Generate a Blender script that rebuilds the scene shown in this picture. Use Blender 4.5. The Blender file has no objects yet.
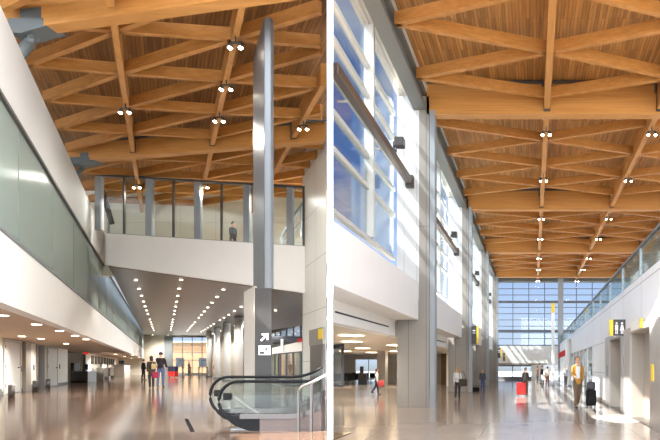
import bpy, bmesh, math, random
from mathutils import Vector, Matrix
random.seed(7)
S = bpy.context.scene
COL = S.collection
F = 520.0; VX = 533.0; HY = 367.0; CZ = 1.55          # lens (px), vanishing column, horizon row, camera height
SK = -(VX - 165.0) / F                                  # the left concourse runs off at this slope in plan
LF = CZ - 1.05                                          # left concourse floor level
RAYL = (326.6 - VX) / F; RAYR = (333.6 - VX) / F        # the two faces of the dividing wall run along these bearings

def P(px, py, Y): return Vector(((px - VX) / F * Y, Y, CZ + (HY - py) / F * Y))
def L(a, Y, z): return Vector((a + SK * Y, Y, CZ + z))   # left concourse: a across, Y along, z above eye level

# ------------------------------------------------------------------ materials
def lin(c):
    return tuple(((v / 255) / 12.92 if v / 255 <= .04045 else ((v / 255 + .055) / 1.055) ** 2.4) for v in c)
MATS = {}
def mat(name, col, rough=.6, metal=0, emit=None, es=0, spec=.5, noise=0, nscale=8, bump=0):
    if name in MATS: return MATS[name]
    m = bpy.data.materials.new(name); m.use_nodes = True
    nt = m.node_tree; b = nt.nodes['Principled BSDF']
    c = lin(col) + (1,)
    b.inputs['Base Color'].default_value = c
    b.inputs['Roughness'].default_value = rough; b.inputs['Metallic'].default_value = metal
    b.inputs['Specular IOR Level'].default_value = spec
    if emit:
        b.inputs['Emission Color'].default_value = lin(emit) + (1,); b.inputs['Emission Strength'].default_value = es
    if noise:
        tc = nt.nodes.new('ShaderNodeTexCoord'); n = nt.nodes.new('ShaderNodeTexNoise')
        n.inputs['Scale'].default_value = nscale; n.inputs['Detail'].default_value = 4
        nt.links.new(tc.outputs['Object'], n.inputs['Vector'])
        mx = nt.nodes.new('ShaderNodeMix'); mx.data_type = 'RGBA'
        mx.inputs[6].default_value = tuple(v * (1 - noise) for v in c[:3]) + (1,)
        mx.inputs[7].default_value = tuple(min(1, v * (1 + noise)) for v in c[:3]) + (1,)
        nt.links.new(n.outputs['Fac'], mx.inputs[0]); nt.links.new(mx.outputs[2], b.inputs['Base Color'])
    MATS[name] = m
    return m

def wood(name, c1, c2, rot=0, stretch=(1, 1, 1), plank=None, rough=.5):
    """timber: long grain from stretched noise; plank = (length, width) adds boards of slightly different tone"""
    m = bpy.data.materials.new(name); m.use_nodes = True
    nt = m.node_tree; b = nt.nodes['Principled BSDF']; N = nt.nodes.new; K = nt.links.new
    tc = N('ShaderNodeTexCoord'); mp = N('ShaderNodeMapping'); mp.inputs['Rotation'].default_value = (0, 0, rot)
    K(tc.outputs['Object'], mp.inputs['Vector'])
    mp2 = N('ShaderNodeMapping'); mp2.inputs['Scale'].default_value = stretch
    K(mp.outputs[0], mp2.inputs['Vector'])
    n = N('ShaderNodeTexNoise'); n.inputs['Scale'].default_value = 1; n.inputs['Detail'].default_value = 6; n.inputs['Roughness'].default_value = .65
    K(mp2.outputs[0], n.inputs['Vector'])
    r = N('ShaderNodeValToRGB'); r.color_ramp.elements[0].color = lin(c1) + (1,); r.color_ramp.elements[1].color = lin(c2) + (1,)
    r.color_ramp.elements[0].position = .3; r.color_ramp.elements[1].position = .7
    K(n.outputs['Fac'], r.inputs[0])
    out = r.outputs[0]
    if plank:
        br = N('ShaderNodeTexBrick'); br.offset = .37
        for k, v in (('Color1', (1.25, 1.2, 1.1, 1)), ('Color2', (.62, .6, .58, 1)), ('Mortar', (.3, .27, .25, 1))): br.inputs[k].default_value = v
        br.inputs['Scale'].default_value = 1; br.inputs['Mortar Size'].default_value = .006
        br.inputs['Brick Width'].default_value = plank[0]; br.inputs['Row Height'].default_value = plank[1]
        K(mp.outputs[0], br.inputs['Vector'])
        mx = N('ShaderNodeMix'); mx.data_type = 'RGBA'; mx.blend_type = 'MULTIPLY'; mx.inputs[0].default_value = .8
        K(out, mx.inputs[6]); K(br.outputs['Color'], mx.inputs[7]); out = mx.outputs[2]
    K(out, b.inputs['Base Color']); b.inputs['Roughness'].default_value = rough; b.inputs['Specular IOR Level'].default_value = .3
    MATS[name] = m
    return m

def panels(name, col, joint, w, h, axes='XZ', rough=.5, size=.012, rot=0, var=0.03, spec=.4, offset=0.0, metal=0):
    """a plain surface divided by thin joints; axes = the two world axes the grid lies in"""
    m = bpy.data.materials.new(name); m.use_nodes = True
    nt = m.node_tree; b = nt.nodes['Principled BSDF']; N = nt.nodes.new; K = nt.links.new
    tc = N('ShaderNodeTexCoord'); mp = N('ShaderNodeMapping'); mp.inputs['Rotation'].default_value = (0, 0, rot)
    K(tc.outputs['Object'], mp.inputs['Vector'])
    sp = N('ShaderNodeSeparateXYZ'); cb = N('ShaderNodeCombineXYZ'); K(mp.outputs[0], sp.inputs[0])
    K(sp.outputs[axes[0]], cb.inputs['X']); K(sp.outputs[axes[1]], cb.inputs['Y'])
    br = N('ShaderNodeTexBrick'); br.offset = offset
    c = lin(col)
    br.inputs['Color1'].default_value = tuple(min(1, v * (1 + var)) for v in c) + (1,)
    br.inputs['Color2'].default_value = tuple(v * (1 - var) for v in c) + (1,)
    br.inputs['Mortar'].default_value = lin(joint) + (1,)
    br.inputs['Scale'].default_value = 1; br.inputs['Mortar Size'].default_value = size
    br.inputs['Brick Width'].default_value = w; br.inputs['Row Height'].default_value = h
    K(cb.outputs[0], br.inputs['Vector'])
    n = N('ShaderNodeTexNoise'); n.inputs['Scale'].default_value = 1.3; n.inputs['Detail'].default_value = 5
    K(tc.outputs['Object'], n.inputs['Vector'])
    mx = N('ShaderNodeMix'); mx.data_type = 'RGBA'; mx.blend_type = 'OVERLAY'; mx.inputs[0].default_value = .12
    K(br.outputs['Color'], mx.inputs[6]); K(n.outputs['Fac'], mx.inputs[7])
    K(mx.outputs[2], b.inputs['Base Color'])
    b.inputs['Roughness'].default_value = rough; b.inputs['Specular IOR Level'].default_value = spec; b.inputs['Metallic'].default_value = metal
    MATS[name] = m
    return m

def glass(name, tint, body=0.0, bcol=(200, 210, 205), rough=.02, refl=.12):
    """thin sheet: clear transmission with a reflection, plus a share of milky body where the sheet is frosted"""
    m = bpy.data.materials.new(name); m.use_nodes = True
    nt = m.node_tree; N = nt.nodes.new; K = nt.links.new
    nt.nodes.remove(nt.nodes['Principled BSDF']); out = nt.nodes['Material Output']
    t = N('ShaderNodeBsdfTransparent'); t.inputs[0].default_value = lin(tint) + (1,)
    g = N('ShaderNodeBsdfGlossy'); g.inputs['Roughness'].default_value = rough
    fr = N('ShaderNodeLayerWeight'); fr.inputs['Blend'].default_value = .25
    ma = N('ShaderNodeMath'); ma.operation = 'MULTIPLY_ADD'; ma.inputs[1].default_value = .55; ma.inputs[2].default_value = refl * .4
    K(fr.outputs['Fresnel'], ma.inputs[0])
    x = N('ShaderNodeMixShader'); K(ma.outputs[0], x.inputs[0]); K(t.outputs[0], x.inputs[1]); K(g.outputs[0], x.inputs[2])
    last = x.outputs[0]
    if body:
        d = N('ShaderNodeBsdfDiffuse'); d.inputs[0].default_value = lin(bcol) + (1,)
        y = N('ShaderNodeMixShader'); y.inputs[0].default_value = 1 - body
        K(d.outputs[0], y.inputs[1]); K(last, y.inputs[2]); last = y.outputs[0]
    K(last, out.inputs['Surface']); MATS[name] = m
    return m

LA = math.atan(SK)                                                # bearing of the left concourse
M = {}
M['white'] = mat('white_paint', (232, 231, 227), .6, noise=.03, nscale=2)
M['divider'] = mat('divider_white', (252, 252, 252), .7)
M['cream'] = mat('cream_paint', (234, 229, 217), .6, noise=.03, nscale=2)
M['panel_left'] = panels('white_metal_panel', (228, 228, 222), (170, 170, 165), 1.5, 1.75, 'YZ', .35)
M['panel_back'] = panels('cream_wall_panel', (232, 226, 210), (205, 200, 186), 1.6, .9, 'XZ', .5)
M['panel_right'] = panels('white_wall_panel', (228, 230, 234), (150, 152, 155), 2.9, 1.3, 'YZ', .3, size=.015)
M['column'] = panels('greige_column_panel', (138, 133, 126), (98, 94, 90), .69, 7.0, 'XZ', .45, size=.012)
M['pier'] = panels('white_pier_panel', (206, 208, 208), (170, 170, 168), .5, 20, 'XZ', .45, size=.012)
M['glulam'] = wood('glulam_across', (172, 118, 60), (194, 139, 76), 0, (.5, 9, 16))
M['glulam_long'] = wood('glulam_along', (172, 118, 60), (194, 139, 76), 0, (9, .5, 16))
M['brace'] = wood('brace_timber', (162, 109, 54), (188, 133, 72), 0, (3, 3, 14))
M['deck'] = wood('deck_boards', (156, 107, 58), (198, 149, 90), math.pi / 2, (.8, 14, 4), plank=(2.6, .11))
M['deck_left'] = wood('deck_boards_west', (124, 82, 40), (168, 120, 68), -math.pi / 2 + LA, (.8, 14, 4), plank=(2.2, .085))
M['floor_r'] = panels('terrazzo_pale', (174, 161, 147), (150, 138, 126), 1.2, 1.2, 'XY', .14, size=.008, spec=.5)
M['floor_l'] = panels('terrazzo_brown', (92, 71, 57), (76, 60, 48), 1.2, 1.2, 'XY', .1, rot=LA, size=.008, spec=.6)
M['floor_l2'] = panels('terrazzo_sand', (138, 116, 100), (110, 93, 80), 1.2, 1.2, 'XY', .1, rot=LA, size=.008, spec=.6)
M['slat'] = panels('dark_slat_ceiling', (58, 53, 51), (36, 32, 31), 4.0, .3, 'XY', .3, size=.03, var=.14, spec=.5)
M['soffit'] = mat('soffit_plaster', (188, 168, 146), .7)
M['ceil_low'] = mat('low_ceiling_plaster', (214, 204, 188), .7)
M['steel'] = mat('brushed_steel', (134, 137, 142), .42, .75, noise=.06, nscale=3)
M['steel_w'] = mat('warm_steel', (158, 152, 146), .36, .8, noise=.06, nscale=3)
M['pylon'] = mat('pylon_steel', (108, 112, 116), .4, .45, noise=.05, nscale=2)
M['band'] = mat('band_paint', (196, 196, 194), .6, noise=.02, nscale=2)
M['steel_p'] = mat('portal_steel', (176, 171, 166), .34, .35, noise=.06, nscale=3)
M['matte_black'] = mat('matte_black', (40, 38, 38), .95, spec=.05)
M['steel_d'] = mat('dark_steel', (96, 92, 90), .32, .7)
M['pylon_dark'] = mat('dark_pylon_face', (44, 42, 41), .5, .0)
M['greymetal'] = mat('grey_painted_metal', (142, 148, 152), .45, .2)
M['girder'] = mat('girder_grey', (112, 112, 108), .5, .2)
M['strut'] = mat('strut_grey', (92, 98, 100), .5, .3)
M['bracket'] = mat('bracket_dark', (74, 72, 70), .5, .3)
M['mull'] = mat('mullion_grey', (196, 198, 194), .45, .1)
M['mull_d'] = mat('mullion_dark', (92, 98, 108), .5, .2)
M['tube'] = mat('bronze_tube', (104, 92, 84), .4, .4)
M['black'] = mat('black_rubber', (22, 22, 24), .5, spec=.15)
M['darkgrey'] = mat('dark_grey_plastic', (62, 62, 64), .5)
M['yellow'] = mat('sign_yellow', (240, 206, 50), .5)
M['red'] = mat('sign_red', (198, 40, 36), .5)
M['signwhite'] = mat('sign_white', (238, 238, 238), .5)
M['door'] = mat('door_paint', (222, 220, 214), .5)
M['greige'] = mat('greige_metal_door', (156, 148, 138), .45, .15)
M['brown'] = mat('brown_recess', (110, 84, 60), .6)
M['plinth'] = mat('escalator_plinth', (96, 84, 80), .5, .1)
M['tan'] = mat('tan_masonry', (150, 112, 76), .8, noise=.15, nscale=.6)
M['concrete'] = mat('outdoor_paving', (150, 148, 142), .9, noise=.1, nscale=.3)
M['lamp'] = mat('lamp_lens', (255, 246, 228), .4, emit=(255, 238, 210), es=12)
M['lamp_s'] = mat('soffit_lamp_lens', (255, 240, 214), .4, emit=(255, 226, 184), es=9)
M['bulb'] = mat('spot_bulb', (255, 246, 228), .4, emit=(255, 240, 214), es=30)
M['exit'] = mat('exit_red', (214, 60, 50), .5, emit=(225, 60, 45), es=.5)
M['screen'] = mat('screen_black', (26, 26, 30), .2)
M['g_clear'] = glass('clear_glass', (244, 248, 247))
M['g_win'] = glass('window_glass', (240, 246, 250), refl=.05)
M['g_frost'] = glass('frosted_green_glass', (222, 232, 226), .55, (158, 170, 164), .22, .3)
M['g_bal'] = glass('balustrade_glass', (232, 236, 234), refl=.02)
M['g_rail'] = glass('railing_glass', (228, 240, 238), .06, (205, 220, 220), .03, .35)

def milky(name, col):
    m = bpy.data.materials.new(name); m.use_nodes = True; nt = m.node_tree
    nt.nodes.remove(nt.nodes['Principled BSDF'])
    t = nt.nodes.new('ShaderNodeBsdfTranslucent'); t.inputs[0].default_value = lin(col) + (1,)
    nt.links.new(t.outputs[0], nt.nodes['Material Output'].inputs['Surface']); MATS[name] = m
    return m
M['milky'] = milky('milky_fill_sheet', (160, 162, 164))  # translucent sheet for the added fill clerestory
# ------------------------------------------------------------------ mesh helpers
class MB:
    def __init__(s): s.bm = bmesh.new()
    def hexa(s, p, mi=0):
        v = [s.bm.verts.new(q) for q in p]
        for f in ((0, 3, 2, 1), (4, 5, 6, 7), (0, 1, 5, 4), (1, 2, 6, 5), (2, 3, 7, 6), (3, 0, 4, 7)):
            fc = s.bm.faces.new([v[i] for i in f]); fc.material_index = mi
        return s
    def box(s, x0, x1, y0, y1, z0, z1, mi=0):
        return s.hexa([(x0, y0, z0), (x1, y0, z0), (x1, y1, z0), (x0, y1, z0), (x0, y0, z1), (x1, y0, z1), (x1, y1, z1), (x0, y1, z1)], mi)
    def lbox(s, a0, a1, Y0, Y1, z0, z1, mi=0):              # in the left concourse's own directions
        return s.hexa([L(a0, Y0, z0), L(a1, Y0, z0), L(a1, Y1, z0), L(a0, Y1, z0), L(a0, Y0, z1), L(a1, Y0, z1), L(a1, Y1, z1), L(a0, Y1, z1)], mi)
    def prism(s, pts, vec, mi=0):
        vec = Vector(vec); a = [s.bm.verts.new(p) for p in pts]; b = [s.bm.verts.new(Vector(p) + vec) for p in pts]
        n = len(a)
        fs = [s.bm.faces.new(a[::-1]), s.bm.faces.new(b)]
        for i in range(n): fs.append(s.bm.faces.new((a[i], a[(i + 1) % n], b[(i + 1) % n], b[i])))
        for f in fs: f.material_index = mi
        return s
    def beam(s, p, q, w, h, up=(0, 0, 1), mi=0):            # rectangular bar from p to q (axis through its centre)
        p = Vector(p); q = Vector(q); d = (q - p).normalized(); r = d.cross(Vector(up)).normalized() * w / 2; u = r.cross(d).normalized() * h / 2
        return s.hexa([p - r - u, p + r - u, q + r - u, q - r - u, p - r + u, p + r + u, q + r + u, q - r + u], mi)
    def tube(s, pts, r, n=10, mi=0):
        pts = [Vector(p) for p in pts]; rings = []
        ref = Vector((0, 0, 1)); d0 = (pts[1] - pts[0]).normalized()
        if abs(d0.dot(ref)) > .9: ref = Vector((0, 1, 0)) if abs(d0.y) < .9 else Vector((1, 0, 0))
        for i, p in enumerate(pts):
            d = (pts[min(i + 1, len(pts) - 1)] - pts[max(i - 1, 0)]).normalized()
            a = d.cross(ref); a = a.normalized() if a.length > 1e-4 else Vector((1, 0, 0)); b = d.cross(a).normalized()
            rr = r[i] if isinstance(r, (list, tuple)) else r
            rings.append([s.bm.verts.new(p + (a * math.cos(t) + b * math.sin(t)) * rr) for t in (2 * math.pi * k / n for k in range(n))])
        fs = []
        for A, B in zip(rings, rings[1:]):
            for k in range(n): fs.append(s.bm.faces.new((A[k], A[(k + 1) % n], B[(k + 1) % n], B[k])))
        fs += [s.bm.faces.new(rings[0][::-1]), s.bm.faces.new(rings[-1])]
        for f in fs: f.material_index = mi; f.smooth = len(f.verts) == 4
        return s
    def ball(s, c, r, sc=(1, 1, 1), n=12, mi=0):
        g = bmesh.ops.create_uvsphere(s.bm, u_segments=n, v_segments=max(6, n * 2 // 3), radius=r)
        vs = g['verts']
        for v in vs: v.co = Vector((v.co.x * sc[0], v.co.y * sc[1], v.co.z * sc[2])) + Vector(c)
        for f in {f for v in vs for f in v.link_faces}: f.material_index = mi; f.smooth = True
        return s
    def bevel(s, w, seg=2):
        bmesh.ops.bevel(s.bm, geom=list(s.bm.edges), offset=w, segments=seg, affect='EDGES', profile=.5, clamp_overlap=True)
        return s
    def add(s, me):
        s.bm.from_mesh(me); return s

def put(name, mb, m, parent=None, label=None, cat=None, group=None, kind=None):
    me = bpy.data.meshes.new(name)
    bmesh.ops.recalc_face_normals(mb.bm, faces=list(mb.bm.faces)); mb.bm.to_mesh(me); mb.bm.free()
    for k in (m if isinstance(m, (list, tuple)) else [m]): me.materials.append(M[k] if isinstance(k, str) else k)
    o = bpy.data.objects.new(name, me); COL.objects.link(o)
    if parent:
        o.parent = parent
        top = parent
        base = Vector((0, 0, 0))
        while top: base += Vector(top.get('_base', (0, 0, 0))) if top.parent is None else Vector((0, 0, 0)); top = top.parent
        if parent.parent is None: o.matrix_parent_inverse = Matrix.Translation(-base)
    for k, v in (('label', label), ('category', cat), ('group', group), ('kind', kind)):
        if v: o[k] = v
    return o
def thing(name, label, cat, base=(0, 0, 0), group=None):
    """an Empty at the thing's base; its parts are given in world coordinates"""
    o = bpy.data.objects.new(name, None); COL.objects.link(o); o.empty_display_size = .2
    o.location = base; o['_base'] = tuple(base); o['label'] = label; o['category'] = cat
    if group: o['group'] = group
    return o
def struct(name, mb, m, parent=None): return put(name, mb, m, parent, kind=None if parent else 'structure')
def dup(root, loc, rotz=None, label=None, group=None):
    r = root.copy(); COL.objects.link(r); r.location = loc
    if rotz is not None: r.rotation_euler = (0, 0, rotz)
    if label: r['label'] = label
    if group: r['group'] = group
    def kids(a, b):
        for ch in list(a.children):
            if ch.name in made: continue
            c = ch.copy(); COL.objects.link(c); c.parent = b; made.add(c.name); kids(ch, c)
    made = set(); kids(root, r)
    return r
ORD = ['first', 'second', 'third', 'fourth', 'fifth', 'sixth', 'seventh', 'eighth', 'ninth', 'tenth', 'eleventh', 'twelfth', 'thirteenth', 'fourteenth', 'fifteenth', 'sixteenth', 'seventeenth', 'eighteenth']

def lamp(parent, loc, power, cone=110, col=(1, .95, .88), r=.08):
    d = LAMPS.get((power, cone))
    if d is None:
        d = bpy.data.lights.new('lamp', 'SPOT'); d.energy = power; d.spot_size = math.radians(cone); d.spot_blend = .5; d.color = col; d.shadow_soft_size = r
        LAMPS[(power, cone)] = d
    o = bpy.data.objects.new('lamp', d); COL.objects.link(o); o.parent = parent; o.location = loc; return o
LAMPS = {}
# ------------------------------------------------------------------ camera, sky, sun
cam = bpy.data.cameras.new('camera'); co = bpy.data.objects.new('camera', cam); COL.objects.link(co)
co.location = (0, 0, CZ); co.rotation_euler = (math.pi / 2, 0, 0)
cam.sensor_width = 36; cam.lens = F / 660 * 36; cam.shift_x = -(VX - 330) / 660; cam.shift_y = (HY - 220) / 660
cam.clip_start = .05; cam.clip_end = 2000
S.camera = co
S.view_settings.view_transform = 'Standard'; S.view_settings.look = 'None'; S.view_settings.gamma = 1; S.view_settings.exposure = 0.62
S.view_settings.use_curve_mapping = False
try: S.cycles.use_denoising = True
except Exception: pass
S.cycles.max_bounces = 10; S.cycles.diffuse_bounces = 6; S.cycles.transparent_max_bounces = 24; S.cycles.sample_clamp_indirect = 6

SUN = Vector((1, .34, -1.36)).normalized()
sd = bpy.data.lights.new('sun', 'SUN'); sd.energy = 20.0; sd.angle = math.radians(.5); sd.color = (1, .97, .92)
so = bpy.data.objects.new('sun', sd); COL.objects.link(so); so.rotation_euler = SUN.to_track_quat('-Z', 'Y').to_euler(); so.location = (-30, -25, 40)

w = bpy.data.worlds.new('sky'); S.world = w; w.use_nodes = True
nt = w.node_tree; N = nt.nodes.new; K = nt.links.new
bg = nt.nodes['Background']
tc = N('ShaderNodeTexCoord'); sp = N('ShaderNodeSeparateXYZ'); K(tc.outputs['Generated'], sp.inputs[0])
ramp = N('ShaderNodeValToRGB'); cr = ramp.color_ramp
cr.elements[0].position = 0; cr.elements[0].color = (.36, .36, .36, 1)
cr.elements[1].position = 1; cr.elements[1].color = (.06, .17, .52, 1)
for p, c in ((.495, (.42, .42, .42, 1)), (.505, (.55, .6, .68, 1)), (.56, (.45, .55, .74, 1)), (.65, (.1, .23, .54, 1)), (.78, (.045, .13, .4, 1))):
    e = cr.elements.new(p); e.color = c
half = N('ShaderNodeMath'); half.operation = 'MULTIPLY_ADD'; half.inputs[1].default_value = .5; half.inputs[2].default_value = .5
K(sp.outputs['Z'], half.inputs[0]); K(half.outputs[0], ramp.inputs[0])
mp = N('ShaderNodeMapping'); mp.inputs['Scale'].default_value = (1, 1, 1.8); K(tc.outputs['Generated'], mp.inputs[0])
nz = N('ShaderNodeTexNoise'); nz.inputs['Scale'].default_value = 5.5; nz.inputs['Detail'].default_value = 7; nz.inputs['Roughness'].default_value = .55
K(mp.outputs[0], nz.inputs['Vector'])
cl = N('ShaderNodeValToRGB'); cl.color_ramp.elements[0].position = .47; cl.color_ramp.elements[1].position = .68
cl.color_ramp.elements[0].color = (0, 0, 0, 1); cl.color_ramp.elements[1].color = (1, 1, 1, 1)
K(nz.outputs['Fac'], cl.inputs[0])
up = N('ShaderNodeMapRange'); up.inputs['From Min'].default_value = .0; up.inputs['From Max'].default_value = .15; K(sp.outputs['Z'], up.inputs[0])
mm = N('ShaderNodeMath'); mm.operation = 'MULTIPLY'; K(cl.outputs[0], mm.inputs[0]); K(up.outputs[0], mm.inputs[1])
mx = N('ShaderNodeMix'); mx.data_type = 'RGBA'; K(mm.outputs[0], mx.inputs[0]); K(ramp.outputs[0], mx.inputs[6]); mx.inputs[7].default_value = (.5, .54, .62, 1)
# bright lobe added to the sky behind the camera as frontal fill
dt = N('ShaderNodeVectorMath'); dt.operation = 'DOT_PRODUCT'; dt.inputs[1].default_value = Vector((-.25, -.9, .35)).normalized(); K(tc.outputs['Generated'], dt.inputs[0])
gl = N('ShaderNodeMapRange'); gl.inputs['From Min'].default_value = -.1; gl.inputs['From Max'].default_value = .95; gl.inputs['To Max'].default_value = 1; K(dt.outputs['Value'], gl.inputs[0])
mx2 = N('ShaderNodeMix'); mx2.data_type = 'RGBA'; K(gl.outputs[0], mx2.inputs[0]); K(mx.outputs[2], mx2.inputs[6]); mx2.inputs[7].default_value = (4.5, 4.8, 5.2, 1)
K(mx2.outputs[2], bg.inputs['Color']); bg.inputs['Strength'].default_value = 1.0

# ------------------------------------------------------------------ the dividing wall and outdoor ground
Y0, Y1 = 6.5, 58.0
wl = lambda px, Y: (px - VX) / F * Y
struct('wall_centre', MB().hexa([(wl(327.3, 6.7), 6.7, CZ + 4.7), (wl(332.9, 6.7), 6.7, CZ + 4.7), (wl(332.7, 12), 12, CZ + 4.7), (wl(328.2, 12), 12, CZ + 4.7), (wl(327.3, 6.7), 6.7, CZ + 10.5), (wl(332.9, 6.7), 6.7, CZ + 10.5), (wl(332.7, 12), 12, CZ + 10.5), (wl(328.2, 12), 12, CZ + 10.5)]).hexa([(wl(327.3, Y0), Y0, -.1), (wl(332.9, Y0), Y0, -.1), (wl(332.3, Y1), Y1, -.1), (wl(329.3, Y1), Y1, -.1),  # invented divider; taller front block, out of view, added to block the sun
                                 (wl(327.3, Y0), Y0, CZ + 4.75), (wl(332.9, Y0), Y0, CZ + 4.75), (wl(332.3, Y1), Y1, CZ + 4.75), (wl(329.3, Y1), Y1, CZ + 4.75)]), 'divider')
struct('ground', MB().box(-220, 160, -90, 240, -.75, -.45), 'concrete')

# ================================================================== RIGHT HALL
XG, XF, XC0, XC1 = -5.4, -4.4, -5.27, -3.9      # glass line, spandrel face, column faces
YB = [20.15 + 12.2 * k for k in range(4)]       # column and beam lines
YE = 60.0; XR = 3.02
def sr(X): return X / RAYR                      # where a line at X starts, beside the dividing wall
Rz = lambda z: CZ + z
fl = [(sr(-2.2), 5.65)]
struct('floor_right', MB().prism([(wl(333, -0.0), .0, -.3), (16, 0, -.3), (16, 64, -.3), (wl(333.3, 64), 64, -.3)], (0, 0, .3)), 'floor_r')
struct('ceiling_right', MB().prism([(-4.2, 10.9, Rz(11.1)), (-2, 5.2, Rz(11.1)), (15.5, 5.2, Rz(11.1)), (15.5, 60.4, Rz(11.1)), (-4.2, 60.4, Rz(11.1))], (0, 0, .18)), 'deck')
struct('trim_roof_soffit', MB().prism([(-5.6, sr(-5.6), Rz(11.2)), (-4.2, sr(-4.2), Rz(11.2)), (-4.2, 60.4, Rz(11.2)), (-5.6, 60.4, Rz(11.2))], (0, 0, .2)), 'mull')

# glulam beams across
nb = ['nearest', 'second', 'third', 'farthest']
for k, y in enumerate(YB):
    t = thing('roof_beam', f'{nb[k]} deep honey-coloured glulam beam spanning across the right hall roof', 'beam', (4, y, Rz(9.8)), 'glulam beams of the right hall')
    put('timber', MB().box(-4.12, 15.3, y, y + .42, Rz(9.8), Rz(11.09)), 'glulam', t)
    put('conduit', MB().tube([(-4.1, y - .08, Rz(11.0)), (15.3, y - .08, Rz(11.0))], .055, 8), 'bracket', t)
    for x in (.54, 4.9, 9.3):
        put('bracket', MB().box(x - .13, x + .13, y - .1, y, Rz(9.9), Rz(10.55)).box(x - .2, x + .2, y - .06, y, Rz(10.6), Rz(11.0)), 'bracket', t)
# purlins along
px_names = ['by the tall windows', 'over the middle of the floor', 'above the glass balcony']
for i, x in enumerate((.54, 4.9, 9.3)):
    t = thing('roof_purlin', f'slim glulam purlin running the length of the right hall roof, {ORD[i]} from the tall windows', 'purlin', (x, 30, Rz(9.95)), 'long purlins of the right hall')
    seg = [6.0] + YB + [YE]
    for a, b in zip(seg, seg[1:]):
        aa = a + (.42 if a > 7 else 0)
        put('timber', MB().box(x - .11, x + .11, aa, b - (.0 if b == YE else .1), Rz(9.95), Rz(10.95)), 'glulam_long', t)
# zigzag braces
zx = [-4.1, .54, 4.9, 9.3, 13.8]
bayname = ['in front of the nearest beam', 'between the nearest and second beams', 'between the second and third beams', 'between the third and farthest beams', 'beyond the farthest beam']
stripname = ['beside the tall windows', 'over the hall floor', 'above the glass balcony', 'over the upper balcony deck']
def cutL(p, q):
    f = lambda v: v.x - (RAYL * v.y - .14)
    a, b = f(p), f(q)
    if a > 0 and b > 0: return None, None
    if a > 0: p = p.lerp(q, a / (a - b))
    if b > 0: q = q.lerp(p, b / (b - a)) if a <= 0 else q
    return (p, q) if (p - q).length > .3 else (None, None)
def brace_set(pt, spans, lines, node_fn, hall, w, h, grp):
    for bi, (ya, yb, inside) in enumerate(spans):
        for si in range(len(lines) - 1):
            x0, x1 = lines[si], lines[si + 1]
            A = node_fn(ya, yb, si); B = node_fn(ya, yb, si + 1)
            nodes = sorted([(v, 0) for v in A] + [(v, 1) for v in B])
            c = 0
            for (u, s0), (v, s1) in zip(nodes, nodes[1:]):
                if s0 == s1: continue
                p = pt(x1 if s0 else x0, u); q = pt(x1 if s1 else x0, v)
                if hall == 'L':
                    u_, v_ = pt(x1 if s0 else x0, u), pt(x1 if s1 else x0, v)
                    p, q = cutL(u_, v_)
                    if p is None: continue
                if not inside(p, q): continue
                put('roof_brace', MB().beam(p, q, w, h), 'brace', None,
                    f'{ORD[c]} slanting timber brace {bayname_of[hall][bi]}, {strip_of[hall][si]}', 'brace', grp)
                c += 1
bayname_of = {'R': bayname}; strip_of = {'R': stripname}
def nodesR(ya, yb, i):
    base = [1.6, 4.6, 7.6, 10.5] if i % 2 == 0 else [3.1, 6.1, 9.0, 11.8]
    return [ya + b for b in base if ya + b < yb - .3]
inR = lambda p, q: min(p.y, q.y) > 9 and max(abs(p.x) / max(p.y, 1), 0) < 2 and p.x > RAYR * p.y - .2 and q.x > RAYR * q.y - .2
brace_set(lambda x, y: Vector((x, y, Rz(10.4))), [(YB[0] - 12.2, YB[0], inR)] + [(a + .3, b, inR) for a, b in zip(YB, YB[1:] + [YE + 9])][:3] + [(YB[3] + .3, YE, inR)],
          zx, nodesR, 'R', .17, .36, 'slanting braces of the right hall roof')

# spot lights hung in pairs on the purlins
def spot_pair(loc, label, group, power=0):
    t = thing('spot_light', label, 'light', (0, 0, 0), group)
    put('mount', MB().box(-.26, .26, -.05, .05, .0, .06).box(-.03, .03, -.03, .03, .06, .4), 'bracket', t)
    for s in (-1, 1):
        h = put('lamp_head', MB().tube([(s * .27, 0, .04), (s * .27, -.03, -.12), (s * .27, -.05, -.26)], [.07, .12, .14], 12), 'bracket', t)
        put('bulb', MB().ball((s * .27, -.055, -.27), .105, (1, 1, .7), 12), 'bulb', h)
    if power: lamp(t, (0, -.06, -.5), power, 165, r=.1)
    t.location = loc; return t
sp0 = None
spots = []
for k, y in enumerate(YB):
    for i, x in enumerate((.54, 4.9)):
        for j, dy in enumerate((1.3, 6.6)):
            spots.append((x, y + dy, f'{ORD[j]} pair of ceiling spots past the {["nearest", "second", "third", "farthest"][k]} beam, {ORD[i]} purlin from windows'))
for x, y, lb in spots:
    if y > YE - .5: continue
    if sp0 is None: sp0 = spot_pair((x, y, Rz(9.7)), lb, 'paired ceiling spots of the right hall'); sp0.scale = (.55, .55, .55)
    else: dup(sp0, (x, y, Rz(9.7)), None, lb)

# edge girder over the windows
put('roof_girder', MB().prism([(-4.62, sr(-4.62), Rz(9.95)), (-4.15, sr(-4.15), Rz(9.95)), (-4.15, 60, Rz(9.95)), (-4.62, 60, Rz(9.95))], (0, 0, .12))
    .prism([(-4.45, sr(-4.45), Rz(10.07)), (-4.3, sr(-4.3), Rz(10.07)), (-4.3, 60, Rz(10.07)), (-4.45, 60, Rz(10.07))], (0, 0, .5))
    .prism([(-4.62, sr(-4.62), Rz(10.55)), (-4.15, sr(-4.15), Rz(10.55)), (-4.15, 60, Rz(10.55)), (-4.62, 60, Rz(10.55))], (0, 0, .16)), 'girder', None,
    'grey steel edge girder running along the roof above the tall windows', 'girder')

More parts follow.
